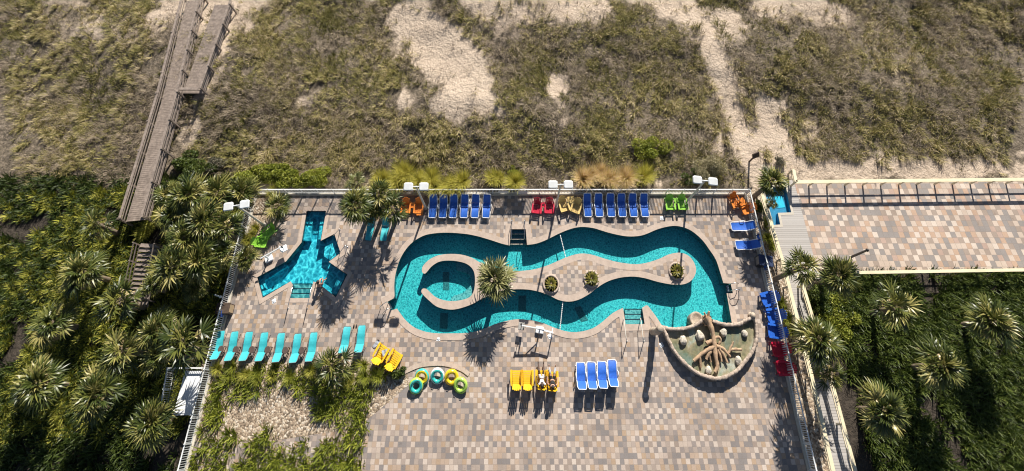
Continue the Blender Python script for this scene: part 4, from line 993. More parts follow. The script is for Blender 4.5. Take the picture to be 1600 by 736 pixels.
# small grasses in beds
bedg = [(340, 578, 'gold_grass', .7), (362, 582, 'yellowgreen', .75), (385, 578, 'gold_grass', .7), (408, 584, 'yellowgreen', .75), (432, 580, 'gold_grass', .65), (455, 582, 'yellowgreen', .7), (486, 583, 'gold_grass', .7), (572, 584, 'yellowgreen', .9), (590, 586, 'yellowgreen', .7), (548, 586, 'gold_grass', .6),
        (426, 306, 'gold_grass', .7), (400, 362, 'gold_grass', .8), (388, 375, 'gold_grass', .8), (1197, 352, 'yellowgreen', .6), (1199, 378, 'yellowgreen', .7), (1206, 386, 'yellowgreen', .6), (1226, 478, 'yellowgreen', .75), (1230, 500, 'yellowgreen', .75), (1236, 520, 'yellowgreen', .7), (250, 346, 'gold_grass', 1.2), (238, 362, 'gold_grass', 1.1), (395, 440, 'yellowgreen', .5)]
for i, (x, y, m, L) in enumerate(bedg):
    if i < 7: lb_, g_ = f'{["golden", "yellow green"][i % 2]} grass tuft in the bed under the {ordn[i]} turquoise lounger', 'grass tufts in the planting bed'
    elif i < 10: lb_, g_ = ['yellow green grass tuft in the bed below the yellow chairs', 'smaller yellow green tuft right below the yellow chairs', 'golden tuft between the spiky palm and the yellow chairs'][i - 7], 'grass tufts in the planting bed'
    elif i < 13: lb_, g_ = ['golden grass behind the corner bed palm', 'golden grass beside the lime chairs', 'golden grass against the left fence below the lime chairs'][i - 10], 'grass in the corner bed'
    elif i < 19: lb_, g_ = 'green grass tuft in the gravel strip, ' + ['beside the upper sideways lounger', 'beside the lower sideways lounger', 'beside the dark towel box', 'behind the upper blue chair', 'behind the middle blue chair', 'behind the lowest blue chair'][i - 13], 'grass tufts in the gravel strip'
    elif i < 21: lb_, g_ = ['golden grass at the foot of the boardwalk', 'golden grass at the far left edge above the stair'][i - 19], 'golden grass by the boardwalk'
    else: continue
    clump('grass_tuft', (x, y), 160, L, .03, 1.2, M[m], lb_, 'grass', g_, .55, .2, z=.0, k=2)
def shrub(c, rx, ry, h, m, label, n=2600, leaf=.09, name='shrub', group=None, stems=5, lumps=9, cat='bush'):
    p = G(c[0], c[1], 0); z = tz(p.x, p.y)
    if p.y > 14 or p.x < -21: p = G(c[0], c[1], z + h * .5)
    t = thing(name, (p.x, p.y, z), 0, label, cat, group); g = np.random.default_rng(int(c[0] * 7 + c[1]))
    Lc = np.stack([g.normal(0, .45, lumps) * rx, g.normal(0, .45, lumps) * ry, g.uniform(.35, .8, lumps) * h], -1); Lr = g.uniform(.28, .5, lumps)
    pk = g.integers(0, lumps, n); d = g.normal(0, 1, (n, 3)); d /= np.linalg.norm(d, axis=1)[:, None]; rr = g.uniform(.55, 1.08, n) ** .6
    P = Lc[pk] + d * (Lr[pk] * rr)[:, None] * np.array([rx, ry, h * .8]); P[:, 2] = np.maximum(P[:, 2], .03)
    a1 = g.normal(0, 1, (n, 3)) + d * .3; a1 /= np.linalg.norm(a1, axis=1)[:, None]; a2 = np.cross(a1, g.normal(0, 1, (n, 3))); a2 /= np.linalg.norm(a2, axis=1)[:, None]
    s_ = leaf * g.uniform(.6, 1.3, n)[:, None]; V = np.stack([P - a1 * s_, P + a2 * s_ * .32, P + a1 * s_, P - a2 * s_ * .32], 1).reshape(-1, 3)
    Fq = np.arange(n * 4).reshape(n, 4); T = np.repeat(np.clip(.45 + (Lr[pk] - .39) * 1.2 + g.normal(0, .2, n), 0, 1), 4)
    mesh_np('foliage', V, Fq, M[m], T, False, t)
    b = MB()
    for i in range(stems):
        q_ = Lc[i % lumps]; b.tube([(0, 0, -.1), (q_[0] * .4, q_[1] * .4, q_[2] * .5), tuple(q_)], [.035, .025, .012], 5)
    b.build('stem', M['bark'], t); return t
shrub((300, 256), 1.9, 1.1, 1.1, 'bush', 'large dark green bush between the boardwalk and the palm thicket', 7000, .10)
shrub((330, 262), 1.2, .8, .8, 'greybush', 'greyish twiggy bush right of the large dark green bush', 3500, .08)
for x, y, rx, lb_ in ((392, 276, 1.3, 'leftmost yellow green bush behind the left end of the dune fence'), (428, 272, 1.6, 'tall yellow green bush behind the dune fence above the small pool'), (462, 274, 1.7, 'widest yellow green bush of the hedge above the small pool'), (497, 276, 1.4, 'yellow green bush at the right end of the hedge, nearest the fan palms')):
    shrub((x, y), rx, .9, .9, 'yellowgreen', lb_, 6000, .10, group='yellow green bushes behind the small pool')
shrub((1018, 234), 1.3, 1.1, .9, 'yellowgreen', 'round lime tinted bush alone in the dune grass above the blue loungers', 5000, .09)
shrub((1106, 262), 1.35, 1.2, 1.2, 'palebush', 'pale cream flowering bush behind the right floodlight heads', 5200, .07)
shrub((1082, 276), .9, .6, .6, 'bush', 'low green bush left of the pale flowering bush', 2500, .08)
shrub((802, 268), .5, .4, .8, 'yellowgreen', 'small lime bush at the dune fence between two lamp poles', 1600, .08)
shrub((1217, 252), .45, .4, .7, 'greybush', 'small grey weed on the bare sand above the neighbouring pool', 700, .07)
shrub((625, 583), .65, .45, .6, 'bush', 'round dark green bush at the right end of the planting bed', 2600, .07)
shrub((1184, 322), .5, .6, .7, 'bush', 'green bush in the gravel strip at the orange corner chairs', 1500, .08)
shrub((1290, 470), 1.5, 1.2, .9, 'bush', 'spreading green bush between the ramp and the right palms', 6000, .09)
shrub((1312, 505), 1.4, 1.3, .9, 'yellowgreen', 'bright green bush at the right edge between two fan palms', 4500, .09)
shrub((1266, 470), .5, .8, .6, 'bush', 'low green bush pressed against the ramp railing', 1500, .08)
# dark undergrowth under the left thicket and right palms
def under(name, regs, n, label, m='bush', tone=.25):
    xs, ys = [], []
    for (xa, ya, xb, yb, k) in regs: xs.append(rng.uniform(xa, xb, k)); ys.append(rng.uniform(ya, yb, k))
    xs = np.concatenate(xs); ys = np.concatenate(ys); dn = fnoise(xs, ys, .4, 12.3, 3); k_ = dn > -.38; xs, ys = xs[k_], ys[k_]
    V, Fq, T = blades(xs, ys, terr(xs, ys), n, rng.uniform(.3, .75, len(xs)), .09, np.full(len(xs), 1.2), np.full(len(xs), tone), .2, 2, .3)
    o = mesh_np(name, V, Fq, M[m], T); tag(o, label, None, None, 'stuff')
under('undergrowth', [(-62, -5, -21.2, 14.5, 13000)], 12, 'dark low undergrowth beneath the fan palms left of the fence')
under('golden_undergrowth', [(-34, -2, -21.2, 13.5, 900), (-60, -4, -34, 13, 900)], 40, 'golden green grass tufts growing between the fan palms', 'gold_grass', .45)
under('bed_planting', [(-20.2, -4.4, -9.5, 1.2, 900), (-20, 1.0, -8, 1.9, 60)], 12, 'yellow green ground planting in the gravel bed below the turquoise loungers', 'yellowgreen', .35)
under('ground_cover', [(22.9, -5, 62, 7.6, 9000)], 13, 'low green ground cover below the neighbouring deck', 'bush', .45)
if 0: o = mesh_np('undergrowth_soil', np.array([[-66, -6, 0], [-20.8, -6, 0], [-20.8, 12.9, 0], [-66, 14.5, 0]], float) + np.array([0, 0, .02]), np.array([[0, 1, 2, 3]]), M['mulch']); tag(o, kind='structure')
if 0: o = mesh_np('lower_soil', np.array([[23.0, -6, 0], [66, -6, 0], [66, 7.9, 0], [21.6, 7.9, 0]], float) + np.array([0, 0, -.06]), np.array([[0, 1, 2, 3]]), M['mulch']); tag(o, kind='structure')

# ------------------------------------------------------------------ rock fountain
def fountain():
    RIM = ccw(outline([(1032, 509, s), (1051, 512), (1072, 510.5), (1087, 505), (1100, 497), (1117, 501), (1136, 505.5), (1154, 504), (1165, 498.5), (1175, 494.5), (1182, 501), (1184, 514), (1183.5, 533), (1177, 551.6), (1164.6, 568), (1152, 582), (1134, 591.5),
                       (1118, 594), (1104, 591), (1088, 584.6), (1067.5, 568), (1051, 548), (1041, 528)], 3, .45))
    cx_ = sum(p[0] for p in RIM) / len(RIM); cy_ = sum(p[1] for p in RIM) / len(RIM); O = Vector((cx_, cy_, 0))
    t = thing('rock_fountain', O, 0, 'fan shaped rock fountain basin with driftwood sculpture at the lower right end of the pool', 'fountain')
    P = [(p[0] - cx_, p[1] - cy_) for p in RIM]; n = len(P); b = MB(); m = 8; vs = []; Pi = offset(P, -.17)
    # lumpy wall swept round the outline; a run of separate weathered stones caps it
    for i in range(n):
        pi = Vector(Pi[i]); po = Vector(P[i]); c = (pi + po) / 2; o_ = (po - pi)
        for k in range(m):
            a = 2 * math.pi * k / m; j = 1 + .28 * noise.noise((P[i][0] * 2.3, P[i][1] * 2.3, k * 1.7))
            vs.append((c.x + o_.x * math.cos(a) * .62 * j, c.y + o_.y * math.cos(a) * .62 * j, (.40 + .10 * math.sin(a) * j) if math.sin(a) > -.1 else -1.02 if False else .0))
    b.add(vs, [(i * m + k, i * m + (k + 1) % m, ((i + 1) % n) * m + (k + 1) % m, ((i + 1) % n) * m + k) for i in range(n) for k in range(m)], True)
    # below the water line on the pool side
    b2 = [offset(P, -.10)[i] for i in range(n)]; nb_ = len(b.v); b.add([(x, y, -.99) for x, y in b2] + [(x, y, .1) for x, y in b2], [(i, (i + 1) % n, n + (i + 1) % n, n + i) for i in range(n)])
    b.build('basin_wall', M['rock'], t)
    D = []                                                  # resample the rim every 5 cm and sweep a rough rounded cap along it
    for i in range(n):
        a = (Vector(Pi[i]) + Vector(P[i])) / 2; c = (Vector(Pi[(i + 1) % n]) + Vector(P[(i + 1) % n])) / 2; k = max(1, round((c - a).length / .06))
        for j in range(k): D.append(a.lerp(c, j / k))
    nd = len(D); vs = []; m = 9; joint = 0; nxt = 5
    for i in range(nd):
        d = (D[(i + 1) % nd] - D[i - 1]).normalized(); nn = Vector((d.y, -d.x)); nxt -= 1; sh = 1.0
        if nxt <= 0: sh = .72; nxt = random.randint(4, 8)
        for k in range(m):
            a = 2 * math.pi * k / m; r_ = .10 * sh * (1 + .45 * noise.noise((D[i].x * 3.1, D[i].y * 3.1, k * .9)) + .18 * noise.noise((D[i].x * 13, D[i].y * 13, k * 2.9)))
            vs.append((D[i].x + nn.x * math.cos(a) * r_ * 1.15, D[i].y + nn.y * math.cos(a) * r_ * 1.15, .50 + math.sin(a) * r_ * .8))
    b = MB(); b.add(vs, [(i * m + k, i * m + (k + 1) % m, ((i + 1) % nd) * m + (k + 1) % m, ((i + 1) % nd) * m + k) for i in range(nd) for k in range(m)], True)
    b.build('cap_stones', M['rim_rock'], t)
    sheet('basin_floor', [offset(P, -.12)], [], .20, M['basin'], t); sheet('basin_water', [offset(P, -.1)], [], .27, M['water3'], t)
    return t, O
k = N('basin_floor_mat'); k.rough(.6); v_ = k.coord(); f1 = k.noise(.55, v_, 4, .6, .6); f2 = k.noise(5, v_, 4, .7)
c_ = k.ramp(f1, [(.34, (.14, .20, .16)), (.45, (.20, .18, .10)), (.55, (.30, .25, .15)), (.68, (.42, .46, .40))]); c_ = k.mix(1.0, c_, k.ramp(f2, [(.3, (.7, .7, .7)), (.7, (1.2, 1.2, 1.2))]), 'MULTIPLY'); k.color(c_); M['basin'] = k.m
ft, FO = fountain()
def pk(px, py, z): g = G(px, py, z); return (g.x, g.y, z)
def zz(x, y, z, r0=None): return pk(1020 + x / 4.84, 440 + y / 4.84, z)
t = thing('driftwood_sculpture', zz(460, 500, 0), 0, 'driftwood tree trunk with spreading roots lying in the fountain basin', 'sculpture'); O = Vector(t.location)
def limb(name, pts, r0, r1, knob=True):
    P = [Vector(zz(*p)) - O for p in pts]; Q = []
    for i in range(len(P) - 1):
        p0 = P[max(i - 1, 0)]; p3 = P[min(i + 2, len(P) - 1)]
        for j in range(3): Q.append(cr(p0, P[i], P[i + 1], p3, j / 3))
    Q.append(P[-1]); n = len(Q); b = MB()
    for i, q_ in enumerate(Q[1:-1]): q_ += Vector((random.uniform(-.02, .02), random.uniform(-.02, .02), random.uniform(-.015, .015)))
    b.tube(Q, [(r0 + (r1 - r0) * i / (n - 1)) * 1.15 * random.uniform(.86, 1.14) for i in range(n)], 9); return b.build(name, M['driftwood'], t)
limb('trunk', [(405, 270, .75), (435, 330, .68), (455, 400, .6), (465, 470, .55), (475, 560, .5), (490, 640, .45), (470, 683, .42)], .17, .10)
for pts, a, b_ in (([(465, 490, .55), (420, 515, .5), (370, 545, .45), (310, 600, .4)], .12, .10), ([(350, 560, .45), (358, 600, .38), (362, 648, .3)], .09, .06), ([(440, 520, .5), (415, 560, .45), (405, 590, .4)], .10, .07), ([(428, 560, .45), (440, 610, .35)], .06, .045),
                   ([(490, 510, .5), (510, 560, .45), (520, 605, .4)], .09, .06), ([(500, 505, .5), (540, 560, .42), (565, 615, .38)], .10, .06), ([(480, 490, .55), (530, 505, .5), (565, 545, .45), (588, 568, .4)], .12, .06), ([(575, 540, .45), (590, 500, .5), (610, 455, .6)], .08, .05),
                   ([(590, 515, .45), (630, 512, .45), (672, 512, .45)], .085, .075), ([(405, 468, .5), (430, 455, .5), (455, 440, .52)], .11, .10), ([(470, 425, .55), (500, 420, .55), (512, 445, .5), (500, 472, .45)], .09, .07)):
    limb('root', pts, a, b_)
b = MB(); q_ = Vector(zz(415, 292, .6)) - O
for i in range(9):
    a = i * .7; b.tube([q_ + Vector((math.cos(a) * .1, math.sin(a) * .1, -.1)), q_ + Vector((math.cos(a) * .26, math.sin(a) * .26, .02)), q_ + Vector((math.cos(a) * .33, math.sin(a) * .30, -.5))], [.12, .11, .07], 7)
b.lathe([(0, -.3), (.25, -.25), (.32, 0), (.2, .16), (0, .2)], 12, q_)
b.tube([q_, q_ + Vector((-.22, .45, .25))], [.11, .05], 7); b.tube([q_, q_ + Vector((.12, .5, .3))], [.13, .07], 7); b.build('root_knot', M['driftwood'], t)
for i, (x, y, r_, lb_) in enumerate(((230, 445, .26, 'pale boulder in the fountain basin nearest its left end'), (355, 408, .29, 'largest pale boulder just left of the driftwood trunk'), (535, 385, .25, 'pale boulder just right of the driftwood trunk'),
                                    (695, 390, .20, 'small pale boulder near the right rim of the basin'), (648, 597, .24, 'pale boulder near the lower right rim of the basin'), (420, 668, .22, 'pale boulder at the bottom of the basin beside the root tip'))):
    bm = bmesh.new(); bmesh.ops.create_icosphere(bm, subdivisions=3, radius=r_)
    for v in bm.verts: v.co *= 1 + .3 * noise.noise(v.co * 4 + Vector((i * 9, 0, 0))) + .12 * noise.noise(v.co * 12)
    me = bpy.data.meshes.new('boulder'); bm.to_mesh(me); bm.free(); me.materials.append(M['pale_rock']); o = bpy.data.objects.new('boulder', me); col.objects.link(o); o.location = zz(x, y, .33); o.scale = (1, 1.05, .8)
    tag(o, lb_, 'boulder', 'boulders in the fountain basin')
# rock column left of the fountain (casts the long broad shadow), stone stub at the right
def column(name, p, h, r_, label, top=True):
    b = MB(); n = 12; pts = []; rr = []
    for i in range(n): f = i / (n - 1); pts.append((.06 * math.sin(f * 4), .05 * math.cos(f * 5), h * f)); rr.append(r_ * (1.15 - .25 * f) * (1 + .1 * math.sin(i * 2.3)))
    b.tube(pts, rr, 12); b.lathe([(r_ * .9, h - .02), (r_ * 1.12, h + .03), (r_ * .9, h + .14), (0, h + .16)], 12)
    o = b.build(name, M['rock']); o.location = p; tag(o, label, 'rock column')
column('rock_column', tuple(G(1019.5, 519.5)), 2.75, .21, 'tall weathered rock column at the left corner of the fountain')
column('rock_stub', tuple(G(1172.5, 494)), .55, .17, 'short knobby rock post at the right corner of the fountain')
b = MB(); b.lathe([(.46, -.95), (.50, .16), (.44, .22), (.36, .20), (.30, .14), (0, .12)], 24); o = b.build('stone_bowl', M['rock']); o.location = G(1088, 500); tag(o, 'round stone bowl just behind the fountain in the pool', 'bowl')

# ------------------------------------------------------------------ pool furniture
def handrail(pts, label, r=.022, m='steel', name='handrail', group=None):
    P = [Vector(pk(*p)) for p in pts]; t = thing(name, P[0], 0, label, 'handrail', group); Q = [p - P[0] for p in P]
    out = [Q[0]]
    for i in range(1, len(Q) - 1):
        a, b_, c = Q[i - 1], Q[i], Q[i + 1]; e = min(.12, (b_ - a).length * .4, (c - b_).length * .4); p0 = b_ + (a - b_).normalized() * e; p2 = b_ + (c - b_).normalized() * e
        out += [p0, p0.lerp(b_, .5).lerp(b_.lerp(p2, .5), .5), p2]
    out.append(Q[-1]); b = MB(); b.tube(out, r, 8); b.build('rail', M[m], t)
    b = MB(); b.lathe([(.06, 0), (.06, .02), (.03, .03)], 12, (Q[0].x, Q[0].y, 0)); b.build('flange', M[m], t); return t
g_ = 'stair handrails of the pools'
for x, lb_ in ((977, 'left'), (1003.5, 'right')):
    handrail([(x + 2.5, 533, 0), (x + 1.5, 529.5, .9), (x - 2.5, 497, .6), (x - 2.5, 497, -.5)], f'{lb_} pale handrail of the lower pool steps beside the fountain', .026, 'pole_metal', group=g_)
for x, lb_ in ((800, 'left'), (820, 'right')):
    handrail([(x, 344.5, 0), (x, 343, .85), (x - 1, 373, .5), (x - 1, 373.5, -.6)], f'{lb_} handrail of the steps at the dune side of the pool', group=g_)
for x, lb_ in ((449, 'left'), (479, 'right')):
    handrail([(x + 1, 482, 0), (x + 1, 479, .9), (x + 8, 447, .6), (x + 8, 447, -.6)], f'{lb_} handrail of the small pool steps', group=g_)
handrail([(531, 360, 0), (532, 356, .8), (521, 368, .75), (521, 369, -.5)], 'steel rail at the upper right arm of the small pool', group=g_)
handrail([(543, 386, 0), (541, 382, .8), (531, 394, .75), (531, 395, -.5)], 'steel rail at the lower end of the upper right arm of the small pool', group=g_)
def ladder(pa, pb, inward, label):
    a = Vector(pk(*pa, 0)); b_ = Vector(pk(*pb, 0)); w_ = (b_ - a); n = Vector((-w_.y, w_.x, 0)).normalized() * inward
    t = thing('pool_ladder', a, 0, label, 'ladder', 'pool ladders')
    for p in (Vector((0, 0, 0)), w_):
        q_ = MB(); q_.tube([p - n * .5, p - n * .5 + Vector((0, 0, .45)), p - n * .35 + Vector((0, 0, .68)), p - n * .05 + Vector((0, 0, .74)), p + n * .12 + Vector((0, 0, .6)), p + n * .14 + Vector((0, 0, 0)), p + n * .14 + Vector((0, 0, -.9))], .023, 8); q_.build('rail', M['steel'], t)
    for i in range(3):
        q_ = MB(); q_.bar(n * .14 + Vector((0, 0, -.2 - .25 * i)), w_ + n * .14 + Vector((0, 0, -.2 - .25 * i)), .08, .03); q_.build('step', M['steel'], t)
    return t
ladder((604.5, 475), (609, 484.5), 1, 'steel ladder in the notch at the left end of the pool')
ladder((1143.5, 455), (1141, 445), -1 * -1, 'steel ladder in the notch at the right side of the pool')
for pa, pb, lb_ in (((875, 366), (884.5, 405), 'white safety rope across the upper channel'), ((879.5, 470.5), (874.5, 518.5), 'white safety rope across the lower channel')):
    a = Vector(pk(*pa, WZ + .02)); b_ = Vector(pk(*pb, WZ + .02)); q_ = MB(); q_.tube([(0, 0, 0)] + [tuple((b_ - a) * f) for f in (.25, .5, .75, 1)], .022, 6)
    for i in range(1, 16): q_.tube([(b_ - a) * (i / 16 - .012), (b_ - a) * (i / 16 + .012)], .042, 8)
    o = q_.build('safety_rope', M['rope']); o.location = a; tag(o, lb_, 'rope', 'ropes across the pool')
for c, rz, lb_ in (((859, 525.5), .5, 'white skimmer lid beside the lower pool lift'), ((1033.5, 539), .4, 'white skimmer lid left of the fountain'), ((428, 470.5), .5, 'white skimmer lid below the small pool'), ((1034, 341), 0, 'white skimmer lid near the last blue lounger of the fence row'), ((685, 529.5), 0, 'small white skimmer lid below the left bend of the pool')):
    q_ = MB(); q_.box((0, 0, .01), (.27, .27, .02), bev=.008); q_.lathe([(.10, .02), (.10, .026), (0, .026)], 16); o = q_.build('skimmer_lid', M['white_plastic']); o.location = G(*c); o.rotation_euler = (0, 0, rz); tag(o, lb_, 'skimmer lid', 'skimmer lids on the deck')
def pool_lift(c, rz, label, big):
    p = G(*c); t = thing('pool_lift', (p.x, p.y, 0), rz, label, 'pool lift')
    b = MB(); b.box((0, 0, .12), (.55, .42, .22), bev=.03); b.build('base', M['white_plastic'], t)
    b = MB(); b.tube([(0, 0, .2), (0, 0, 1.15)], .05, 10); b.build('mast', M['white_metal'], t)
    b = MB(); b.bar((-.3, 0, 1.1), (1.35, 0, 1.3), .07, .09); b.bar((0, 0, .6), (.6, 0, 1.15), .05, .05); b.build('arm', M['white_metal'], t)
    b = MB(); b.box((1.3, 0, .62), (.42, .44, .05), bev=.02); b.box((1.12, 0, .88), (.05, .42, .46), bev=.02); b.bar((1.3, 0, 1.28), (1.3, 0, .65), .04, .04); b.build('seat', M['white_plastic'] if not big else M['concrete'], t)
    b = MB(); b.tube([(1.33, -.05, 1.18), (1.33, -.05, 1.4)], .06, 10); b.build('control_box', M['black'], t)
    if big:
        b = MB(); b.bar((-.9, .1, 1.05), (.3, .0, 1.05), .10, .08); b.bar((-.9, .1, 1.05), (-.9, .1, 0), .07, .07); b.bar((-.9, .25, .02), (-.9, -.25, .02), .07, .05); b.build('side_frame', M['white_plastic'], t)
    return t
pool_lift((421, 405), R(28), 'white pool lift with a long arm beside the small pool', False)
pool_lift((843, 516), R(172), 'white pool lift with a grey seat at the lower edge of the pool', True)
# towel box, bins, signs
p = G(1190, 411); t = thing('towel_box', (p.x, p.y, 0), R(-8), 'black towel box with a grey front against the right fence', 'box')
b = MB(); b.box((0, 0, .48), (.95, .68, .96), bev=.03); b.build('cabinet', M['black'], t); b = MB(); b.box((-.484, 0, .5), (.015, .52, .74), bev=.004); b.build('front_panel', M['grey_panel'], t); b = MB(); b.box((0, 0, .99), (1.0, .73, .05), bev=.02); b.build('lid', M['cloth_navy'], t)
p = G(356, 484); t = thing('litter_bin', (p.x, p.y, 0), R(0), 'brown litter bin with a tan front panel against the left fence', 'bin')
b = MB(); b.box((0, 0, .46), (.9, .62, .92), bev=.03); b.build('cabinet', M['brown'], t); b = MB(); b.box((.458, 0, .5), (.015, .46, .7), bev=.004); b.build('front_panel', M['tan_box'], t); b = MB(); b.box((0, 0, .945), (.95, .67, .05), bev=.02); b.build('lid', M['wood_dark'], t)
p = G(353, 467); t = thing('shower_post', (p.x, p.y, 0), R(-15), 'short white shower post beside the brown litter bin', 'shower')
b = MB(); b.tube([(0, 0, 0), (0, 0, 2.0)], .045, 10); b.build('post', M['white_metal'], t); b = MB(); b.tube([(0, 0, 1.95), (.35, 0, 1.98)], .035, 8); b.lathe([(.09, -.03), (.09, 0), (.03, .03)], 12, (.38, 0, 1.95)); b.build('shower_head', M['white_metal'], t); b = MB(); b.lathe([(.12, 0), (.12, .03), (.05, .05)], 14); b.build('base_plate', M['white_metal'], t)
def sign(x, y0, wd, z0, z1, label, m='cloth_white', axis=0):
    t = thing('sign_board', (x, y0, 0), 0 if axis == 0 else R(90), label, 'sign', 'plain boards on the pool fence'); b = MB(); b.box((0, 0, (z0 + z1) / 2), (wd, .02, z1 - z0), bev=.006); b.build('board', M[m], t)
    b = MB(); b.box((-wd / 2 + .08, .04, (z0 + z1) / 2), (.04, .06, z1 - z0 + .06)); b.box((wd / 2 - .08, .04, (z0 + z1) / 2), (.04, .06, z1 - z0 + .06)); b.build('bracket', M['dark_metal'], t)
sx_ = G(815.5, 302)[0]; sign(sx_, YB - .13, .88, .32, 1.12, 'tall white board on the dune fence left of the crimson chairs')
sx_ = G(787, 302)[0]; sign(sx_, YB - .13, .88, .74, 1.12, 'low white board on the dune fence left of the tall one')
sign(X0 + .10, G(344, 492)[1], .4, .6, 1.0, 'small blue board on the left fence below the litter bin', 'blue', 1)
sign(X1 - .12, G(1190, 375)[1], .5, .6, 1.1, 'small blue board on the right fence between the sideways loungers', 'blue', 1)
sign(X1 - .12, G(1190, 420)[1], .4, .6, 1.0, 'small blue board on the right fence below the towel box', 'blue', 1)
p = G(1170.5, 253); t = thing('sign_post', (p.x, p.y, tz(p.x, p.y)), R(20), 'dark wooden post with a square board on the sandy path', 'sign post')
b = MB(); b.box((0, 0, .85), (.10, .10, 1.9)); b.build('post', M['wood_dark'], t); b = MB(); b.box((0, 0, 1.75), (.62, .09, .45), Matrix.Translation((0, 0, 1.75)) @ Matrix.Rotation(R(-35), 4, 'X') @ Matrix.Translation((0, 0, -1.75)), .01); b.build('board', M['wood_dark'], t)
p = G(1329, 402); b = MB(); b.tube([(0, 0, 0), (0, 0, 2.6)], [.09, .07], 10); b.lathe([(.09, 2.6), (.12, 2.66), (.06, 2.8), (0, 2.82)], 10); o = b.build('bollard_light', M['dark_metal']); o.location = p; tag(o, 'dark post on the neighbouring deck at the right edge', 'post')

# swim rings
def ring(c, mats, rz, label, tilt=R(24)):
    p = G(*c); t = thing('swim_ring', (p.x, p.y, 0), rz, label, 'swim ring', 'swim rings at the bottom of the deck'); Rr, rr = .34, .135
    Mx = Matrix.Translation((0, 0, rr + (Rr) * math.sin(tilt))) @ Matrix.Rotation(tilt, 4, 'X')
    b = MB(); n = 28; b.tube([(Rr * math.cos(2 * math.pi * i / n), Rr * math.sin(2 * math.pi * i / n), 0) for i in range(n)], rr, 12, closed=True); b.xf(Mx); b.build('tube', mats[0], t)
    b = MB(); b.tube([((Rr + .012) * math.cos(2 * math.pi * i / n), (Rr + .012) * math.sin(2 * math.pi * i / n), .0) for i in range(n)], rr * 1.0, 12, closed=True)
    b.v = [(x, y, z_ * 1.03) for x, y, z_ in b.v]; keep = [f for f in b.f if all((b.v[i][0] ** 2 + b.v[i][1] ** 2) ** .5 > Rr + .045 for i in f)]; b.f = keep; b.sm = [True] * len(keep); b.xf(Mx); b.build('outer_band', mats[1], t)
    for a in (R(50), R(130), R(-50), R(-130)):
        b = MB(); q_ = Vector((Rr * math.cos(a), Rr * math.sin(a), rr)); tn_ = Vector((-math.sin(a), math.cos(a), 0)); b.tube([q_ - tn_ * .09, q_ - tn_ * .07 + Vector((0, 0, .045)), q_ + tn_ * .07 + Vector((0, 0, .045)), q_ + tn_ * .09], .020, 6); b.xf(Mx); b.build('handle', M['black'], t)
    return t
M['tube_yellow'] = mat('yellow_vinyl', (.80, .56, .02), .25, .05, 4); M['tube_teal'] = mat('teal_vinyl', (.05, .50, .44), .25, .05, 4); M['tube_white'] = mat('white_vinyl', (.70, .74, .74), .25, .05, 4); M['tube_lime'] = mat('lime_vinyl', (.40, .62, .10), .25, .05, 4)
ring((660, 589), (M['tube_yellow'], M['tube_teal']), R(-8), 'yellow swim ring with a teal edge, left of the white one')
ring((684, 587.5), (M['tube_teal'], M['tube_white']), R(0), 'teal swim ring with a white edge in the middle')
ring((706, 589.5), (M['tube_yellow'], M['tube_yellow']), R(10), 'all yellow swim ring right of the white edged one')
ring((651, 603), (M['tube_teal'], M['tube_lime']), R(20), 'teal swim ring with a lime edge behind the left yellow one')
ring((720, 602), (M['tube_lime'], M['tube_lime']), R(-20), 'lime swim ring behind the right yellow one')
# curved curb behind the rings
cur = [G(x, y) for x, y in ((628, 583), (640, 577), (655, 571), (672, 568.5), (690, 568), (706, 571), (722, 577), (733, 585))]; b = MB()
C2 = []
for i in range(len(cur) - 1):
    for j in range(3): C2.append(cr(cur[max(0, i - 1)], cur[i], cur[i + 1], cur[min(len(cur) - 1, i + 2)], j / 3))
C2.append(cur[-1])
for i in range(len(C2) - 1): b.bar(C2[i] + Vector((0, 0, .02)), C2[i + 1] + Vector((0, 0, .02)), .26, .07)
b.build('curved_curb', M['coping'])['kind'] = 'structure'

